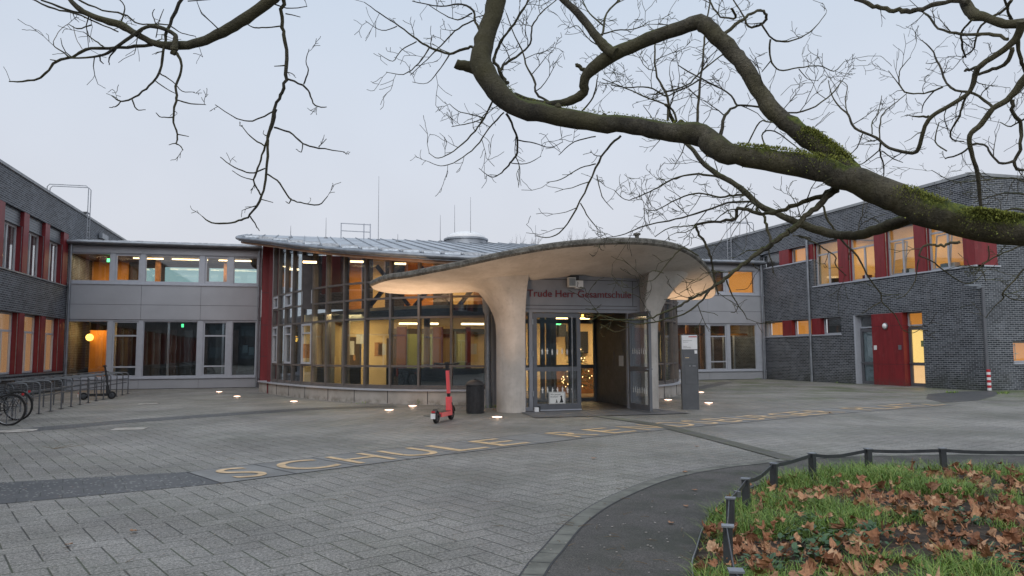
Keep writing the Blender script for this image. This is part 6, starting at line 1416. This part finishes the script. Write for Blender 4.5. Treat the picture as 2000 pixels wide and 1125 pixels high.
def cushions(pts, k_, r_):
    m = MB()
    for _ in range(k_):
        px, py, d, lr = R.choice(pts); c = PD(px, py, d); a_ = R.gauss(0, .5); nn = Vector((math.sin(a_)*.7, -.35+R.uniform(-.3,.3), math.cos(a_))).normalized(); c = c+Vector((R.uniform(-.04,.04), R.uniform(-.04,.04), 0))+nn*lr*.86; rr_ = r_*R.uniform(.5,1.2)
        m.lathe(tuple(c), [(rr_*.3,-rr_*.5),(rr_,-rr_*.15),(rr_*.85,rr_*.3),(rr_*.35,rr_*.55)], 9)
    return m.build('moss', M['moss'], TR, smooth=True, fix=False)
0 and cushions(lin([(1650,324,5.5,.088),(1610,292,5.6,.087),(1570,264,5.75,.08)], 14), 330, .017); 0 and cushions(lin([(1990,450,5.2,.105),(1890,435,5.28,.11)], 14), 240, .017); 0 and cushions(lin([(1820,413,5.35,.112),(1770,392,5.42,.112)], 8), 90, .015)
moss(lin([(1835,420,5.35,.115),(1800,407,5.4,.115),(1760,389,5.42,.115)], 8), 1200, .03, .008)
def cushions(pts, k_, r_):
    m = MB()
    for _ in range(k_):
        px, py, d, lr = R.choice(pts); c = PD(px, py, d); a_ = R.gauss(0, .5); nn = Vector((math.sin(a_)*.7, -.35+R.uniform(-.3,.3), math.cos(a_))).normalized(); c = c+Vector((R.uniform(-.04,.04), R.uniform(-.04,.04), 0))+nn*lr*.86; rr_ = r_*R.uniform(.5,1.2)
        m.lathe(tuple(c), [(rr_*.3,-rr_*.5),(rr_,-rr_*.15),(rr_*.85,rr_*.3),(rr_*.35,rr_*.55)], 9)
    return m.build('moss', M['moss'], TR, smooth=True, fix=False)
0 and cushions(lin([(1650,324,5.5,.088),(1610,292,5.6,.087),(1570,264,5.75,.08)], 14), 330, .017); 0 and cushions(lin([(1990,450,5.2,.105),(1890,435,5.28,.11)], 14), 240, .017); 0 and cushions(lin([(1820,413,5.35,.112),(1770,392,5.42,.112)], 8), 90, .015)
moss(lin([(1640,338,5.55,.118),(1520,313,5.75,.10),(1440,303,5.9,.095)], 14), 1800, .035, .011)
def cushions(pts, k_, r_):
    m = MB()
    for _ in range(k_):
        px, py, d, lr = R.choice(pts); c = PD(px, py, d); a_ = R.gauss(0, .5); nn = Vector((math.sin(a_)*.7, -.35+R.uniform(-.3,.3), math.cos(a_))).normalized(); c = c+Vector((R.uniform(-.04,.04), R.uniform(-.04,.04), 0))+nn*lr*.86; rr_ = r_*R.uniform(.5,1.2)
        m.lathe(tuple(c), [(rr_*.3,-rr_*.5),(rr_,-rr_*.15),(rr_*.85,rr_*.3),(rr_*.35,rr_*.55)], 9)
    return m.build('moss', M['moss'], TR, smooth=True, fix=False)
0 and cushions(lin([(1650,324,5.5,.088),(1610,292,5.6,.087),(1570,264,5.75,.08)], 14), 330, .017); 0 and cushions(lin([(1990,450,5.2,.105),(1890,435,5.28,.11)], 14), 240, .017); 0 and cushions(lin([(1820,413,5.35,.112),(1770,392,5.42,.112)], 8), 90, .015)
moss(lin([(1340,262,6.15,.10),(1220,243,6.3,.085),(1060,220,6.5,.085),(1000,205,6.6,.085),(975,180,6.65,.09)], 10), 1000, .03, .009)
print('twigs', TW[0])

# ------------------------------------------------------------------ trees far behind the roofs
def far_tree(x, y, h, w_, label, seed):
    global R
    keep = R; R = random.Random(seed); T = thing('far_tree', label, 'tree', (x,y,0), group='bare trees behind the school')
    MB().tube([(x,y,0),(x,y,h*.35),(x+.1,y,h*.6)], [.35,.28,.2], 8).build('trunk', M['far_twig'], T); m = MB()
    def g(p, d, L, r, lev):
        n = 3; pts = [p]
        for i in range(n): d = (d+Vector((R.uniform(-.25,.25),R.uniform(-.25,.25),R.uniform(-.12,.25)))).normalized(); pts.append(pts[-1]+d*L/n)
        m.tube(pts, [r,r*.85,r*.7,r*.55], 4, caps=False)
        if lev:
            for i in range(1, 4):
                for _ in range(2): g(pts[i], d+Vector((R.uniform(-1,1),R.uniform(-1,1),R.uniform(-.3,.8)))*.8, L*.55, r*.5, lev-1)
    for i in range(9): a_ = i*.7; g(Vector((x,y,h*(.3+.035*i))), Vector((math.cos(a_)*w_*.6,math.sin(a_)*w_*.6,1)), h*.30, .07, 3)
    zt = max(v[2] for v in m.v); m.build('crown', M['far_twig'], T, fix=False); R = keep; T.scale = (h/zt*.8, h/zt*.8, h/zt)
for px, hpx, Y, w_, lb, sd in ((1012,452,62,.9,'bare tree behind the hall roof right of the dome',5),(1112,447,66,.9,'bare tree peeking over the top of the concrete canopy',6),(1205,468,80,1,'small bare tree far behind the canopy top',8),(1810,330,60,.8,'bare tree crown behind the roof of the right wing',9)):
    c = PY(px, hpx, Y); far_tree(c.x, Y, c.z, w_, lb, sd)
# unseen brick block added behind the camera to darken reflections in the panes
HB_ = thing('reflection_block', 'unseen dark brick block added behind the camera to darken glass reflections', 'building', (0,-34,0))
MB().box(-26,30,-44,-34,0,6.5).build('wall', M['brick'], HB_); m = MB()
for i in range(14):
    for z in (1.0, 3.9): m.box(-24+i*3.9,-22.2+i*3.9,-34.0,-33.93,z,z+1.5)
m.build('window', M['blue_grey'], HB_)

# ------------------------------------------------------------------ bed: grass, leaves, ground cover
import array
def blades(name, pts, mt, label, cat, hmin, hmax, wd, lean=.5):
    m = MB()
    for (x, y, s) in pts:
        z = bed_z(x, y)-.01; h = R.uniform(hmin, hmax)*s; a_ = R.random()*2*PI; dx, dy = math.cos(a_), math.sin(a_); wx, wy = -dy*wd, dx*wd; l1 = R.uniform(.1, lean)*h; l2 = l1*R.uniform(1.8, 3.2)
        o = len(m.v)
        m.v += [(x-wx,y-wy,z),(x+wx,y+wy,z),(x+dx*l1+wx*.8,y+dy*l1+wy*.8,z+h*.6),(x+dx*l1-wx*.8,y+dy*l1-wy*.8,z+h*.6),(x+dx*l2,y+dy*l2,z+h*R.uniform(.75,1.02))]; m.f += [(o,o+1,o+2,o+3),(o+3,o+2,o+4)]
    o = m.build(name, M[mt], fix=False); return tag(o, label, cat, kind='stuff')
gpts = []
def gden(x, y):
    d = bed_d(x, y); v = vnoise(x*1.25, y*1.25, 1)*.65+vnoise(x*3.1, y*3.1, 2)*.35
    e = max(0, 1-d/.75)*.22; back = max(0, min(1, (y-5.6)/2.2))*.22
    return v+e*.7+back-.02
tries = 0
while len(gpts) < 3600 and tries < 60000:
    tries += 1; x, y = R.uniform(1.6, 12.5), R.uniform(1.0, 8.4)
    if not inside(x, y) or bed_d(x, y) < .02: continue
    gd_ = gden(x, y)
    if gd_ < .46 or R.random() > (gd_-.40)*5: continue
    gpts.append((x, y, min(1.15, (.62+(gd_-.5)*2.2)*R.uniform(.7,1.2))))
bl = []
for x, y, s in gpts:
    near = max(.35, 1.3-math.hypot(x, y)/12)
    for _ in range(int(22*near)+6): bl.append((x+R.gauss(0,.045), y+R.gauss(0,.045), s))
blades('grass', [b for b in bl if inside(b[0], b[1])], 'grass', 'long green grass growing in tufts in the planting bed', 'grass', .07, .18, .0030, .75)
def leaf_geo(m, c, s, seed, flat=False):
    q = random.Random(seed); lobes = [q.gauss(0,.1), .72+q.gauss(0,.12), -.72+q.gauss(0,.12), 1.5+q.gauss(0,.15), -1.5+q.gauss(0,.15)]; lw = [q.uniform(.65,1.15) for _ in range(5)]; sh = q.uniform(1.0,1.9); pts = []; N = 20
    for i in range(N):
        a_ = -PI+2*PI*i/N; r_ = .42
        for k, lb in enumerate(lobes): r_ = max(r_, (1.0 if k == 0 else .9 if k < 3 else .68)*lw[k]*max(0, 1-abs((a_-lb))*sh)+.12)
        if abs(a_) > 2.6: r_ = .22
        pts.append((r_*math.sin(a_), r_*math.cos(a_)))
    rot = Matrix.Rotation(q.random()*2*PI, 3, 'Z') @ Matrix.Rotation(q.gauss(0,.6), 3, 'X') @ Matrix.Rotation(q.gauss(0,.6), 3, 'Y'); cu, cv, tw = q.uniform(-.1,1.0), q.uniform(-.6,1.0), q.uniform(-.8,.8)
    if q.random() < .45: cu, cv = q.uniform(.8,2.0), q.uniform(-1.2,1.6)
    if flat: rot = Matrix.Rotation(q.random()*2*PI, 3, 'Z') @ Matrix.Rotation(q.gauss(0,.10), 3, 'X'); cu, cv, tw = q.uniform(0,.45), q.uniform(0,.45), 0
    o = len(m.v)
    def W(x, y): return c+rot@Vector((x*s, y*s, s*(cu*x*x+cv*y*y*.8+tw*x*y+.07*math.sin(x*9+y*7+seed))))
    m.v.append(tuple(W(0, .1)))
    for x, y in pts: m.v.append(tuple(W(x*.55, y*.55)))
    for x, y in pts: m.v.append(tuple(W(x, y)))
    for i in range(N):
        j = (i+1) % N; m.f.append((o, o+1+i, o+1+j)); m.f.append((o+1+i, o+1+N+i, o+1+N+j, o+1+j))
    a, b = W(0,-.2), W(q.uniform(-.2,.2),-.85); m.f.append((len(m.v), len(m.v)+1, len(m.v)+2)); m.v += [tuple(a+Vector((.002,0,0))), tuple(a-Vector((.002,0,0))), tuple(b)]
m = MB(); cnt = 0; tries = 0
while cnt < 3600 and tries < 60000:
    tries += 1; x, y = R.uniform(1.7, 12), R.uniform(1.2, 8.0)
    if not inside(x, y) or bed_d(x, y) < .05: continue
    g = gden(x, y)
    if R.random() < max(.03, min(.90, (g-.42)*4.2)): continue
    if y > 7.0 and R.random() < .6: continue
    leaf_geo(m, Vector((x, y, bed_z(x, y)+R.uniform(.012,.085)+(.05 if g > .5 else 0))), R.uniform(.035,.092)*(1.0 if R.random() < .8 else .7), cnt); cnt += 1
for i in range(2600):        # crumbled bits
    x, y = R.uniform(1.7, 11), R.uniform(1.2, 7.8)
    if inside(x, y): leaf_geo(m, Vector((x, y, bed_z(x, y)+R.uniform(.004,.03))), R.uniform(.015,.04), 5000+i)
tag(m.build('leaf_litter', M['leaf'], fix=False), 'brown curled plane leaves lying thick in the planting bed', 'leaves', kind='stuff')
m = MB(); centers = [(G(1600,1045,.12), .30), (G(1640,1060,.12), .28), (G(1570,1015,.12), .25), (G(1700,1045,.12), .22), (G(1560,1080,.12), .2), (G(1480,1100,.1), .18), (G(1850,1015,.1), .3), (G(1930,1090,.1), .3)]
for c, r_ in centers:
    for i in range(int(95*r_/.28)):
        a_, rr_ = R.random()*2*PI, r_*math.sqrt(R.random()); x, y = c.x+rr_*math.cos(a_), c.y+rr_*math.sin(a_); z = bed_z(x, y)+R.uniform(.03,.13)*(1-rr_/r_*.5); s = R.uniform(.018,.034)
        rot = Matrix.Rotation(R.random()*2*PI, 3, 'Z') @ Matrix.Rotation(R.gauss(0,.5), 3, 'X'); o = len(m.v)
        for k in range(8): t_ = 2*PI*k/8; p = rot@Vector((s*.68*math.cos(t_), s*math.sin(t_), .25*s*math.cos(t_)**2)); m.v.append((x+p.x, y+p.y, z+p.z))
        m.f.append(tuple(range(o, o+8)))
tag(m.build('ground_cover', M['ivy'], fix=False), 'low dark green broad-leaved ground cover in the middle of the bed', 'ground cover', kind='stuff')
# loose leaves and twigs on the paving
loose = [(1358,957,'small brown leaf on the asphalt path near the bend'),(1160,895,'brown leaf lying on the paving under the slab band'),(1339,922,'brown leaf on the paving left of the drain channel'),(1340,988,'orange brown leaf in the middle of the asphalt path'),(134,1064,'curled brown leaf on the near left paving'),(1310,1022,'pale brown leaf on the asphalt path below the bend'),(818,763,'dry leaf lying against the curved plinth'),(965,800,'dry leaf at the foot of the grey rainwater pipe'),(903,797,'dry leaf between plinth and litter bin'),(1621,806,'dark leaf lying on the far inlaid letters'),(265,1037,'flat pale leaf on the near left paving'),(1362,872,'dark brown leaf beside the drain channel'),(1095,814,'orange leaf in front of the entrance slab')]
for k, (px, py, lb) in enumerate(loose):
    p = G(px, py, .015); m = MB(); leaf_geo(m, Vector((p.x, p.y, .020)), R.uniform(.045,.065), 9000+k, True); tag(m.build('fallen_leaf', M['leaf'], loc=(p.x,p.y,.0), fix=False), lb, 'leaf', 'loose leaves on the paving')
m = MB()
for i in range(46):
    if i < 34:
        px, py = R.uniform(1090,1350), R.uniform(945,1120)
    else: px, py = R.uniform(60,1000), R.uniform(860,1100)
    p = G(px, py, .012); a_ = R.random()*PI; L = R.uniform(.03,.16); q0 = Vector((p.x,p.y,.014)); q1 = q0+Vector((math.cos(a_)*L, math.sin(a_)*L, R.uniform(0,.012))); mid = (q0+q1)/2+Vector((R.uniform(-.02,.02),R.uniform(-.02,.02),.004)); m.tube([q0, mid, q1], [.0022,.002,.0012], 4)
p = G(105, 878); 
for a_, L in ((.3,.45),(.9,.35),(1.5,.3),(2.6,.25)): q1 = Vector((p.x+math.cos(a_)*L, p.y+math.sin(a_)*L, .05)); m.tube([(p.x,p.y,.012), q1], [.004,.002], 5)
tag(m.build('fallen_twigs', M['twig'], fix=False), 'thin twigs and debris scattered over asphalt path and paving', 'twigs', kind='stuff')
m = MB()
for i in range(420):
    px, py = R.uniform(0,1380), R.uniform(840,1120)
    p = G(px, py, .01); s = R.uniform(.003,.009); m.box(p.x-s,p.x+s,p.y-s*.6,p.y+s*.6,.0125,.0125+s*.5)
tag(m.build('grit', M['paper'] if False else M['plinth'], fix=False), 'pale grit and seed husks scattered over the paving', 'grit', kind='stuff')
# weeds at the foot of plinth and wall
m = MB()
for px, py, n_, h_ in ((829,790,16,.22),(960,797,14,.12),(1480,741,18,.12),(1640,748,26,.08),(1860,768,40,.10),(1960,770,60,.12),(700,789,10,.08),(985,800,8,.07)):
    c = G(px, py)
    for i in range(n_):
        a_ = R.random()*2*PI; b_ = Vector((c.x+R.uniform(-.25,.25), c.y+R.uniform(-.06,.06), 0)); h = h_*R.uniform(.4,1); t_ = b_+Vector((math.cos(a_)*h*.6, math.sin(a_)*h*.4, h)); s = Vector((-math.sin(a_), math.cos(a_), 0))*.012; mid = (b_+t_)/2+Vector((0,0,h*.2)); m.add([b_, mid-s, t_, mid+s], [(0,1,2,3)])
tag(m.build('weeds', M['grass'], fix=False), 'small weeds growing where walls meet the paving', 'weeds', kind='stuff')
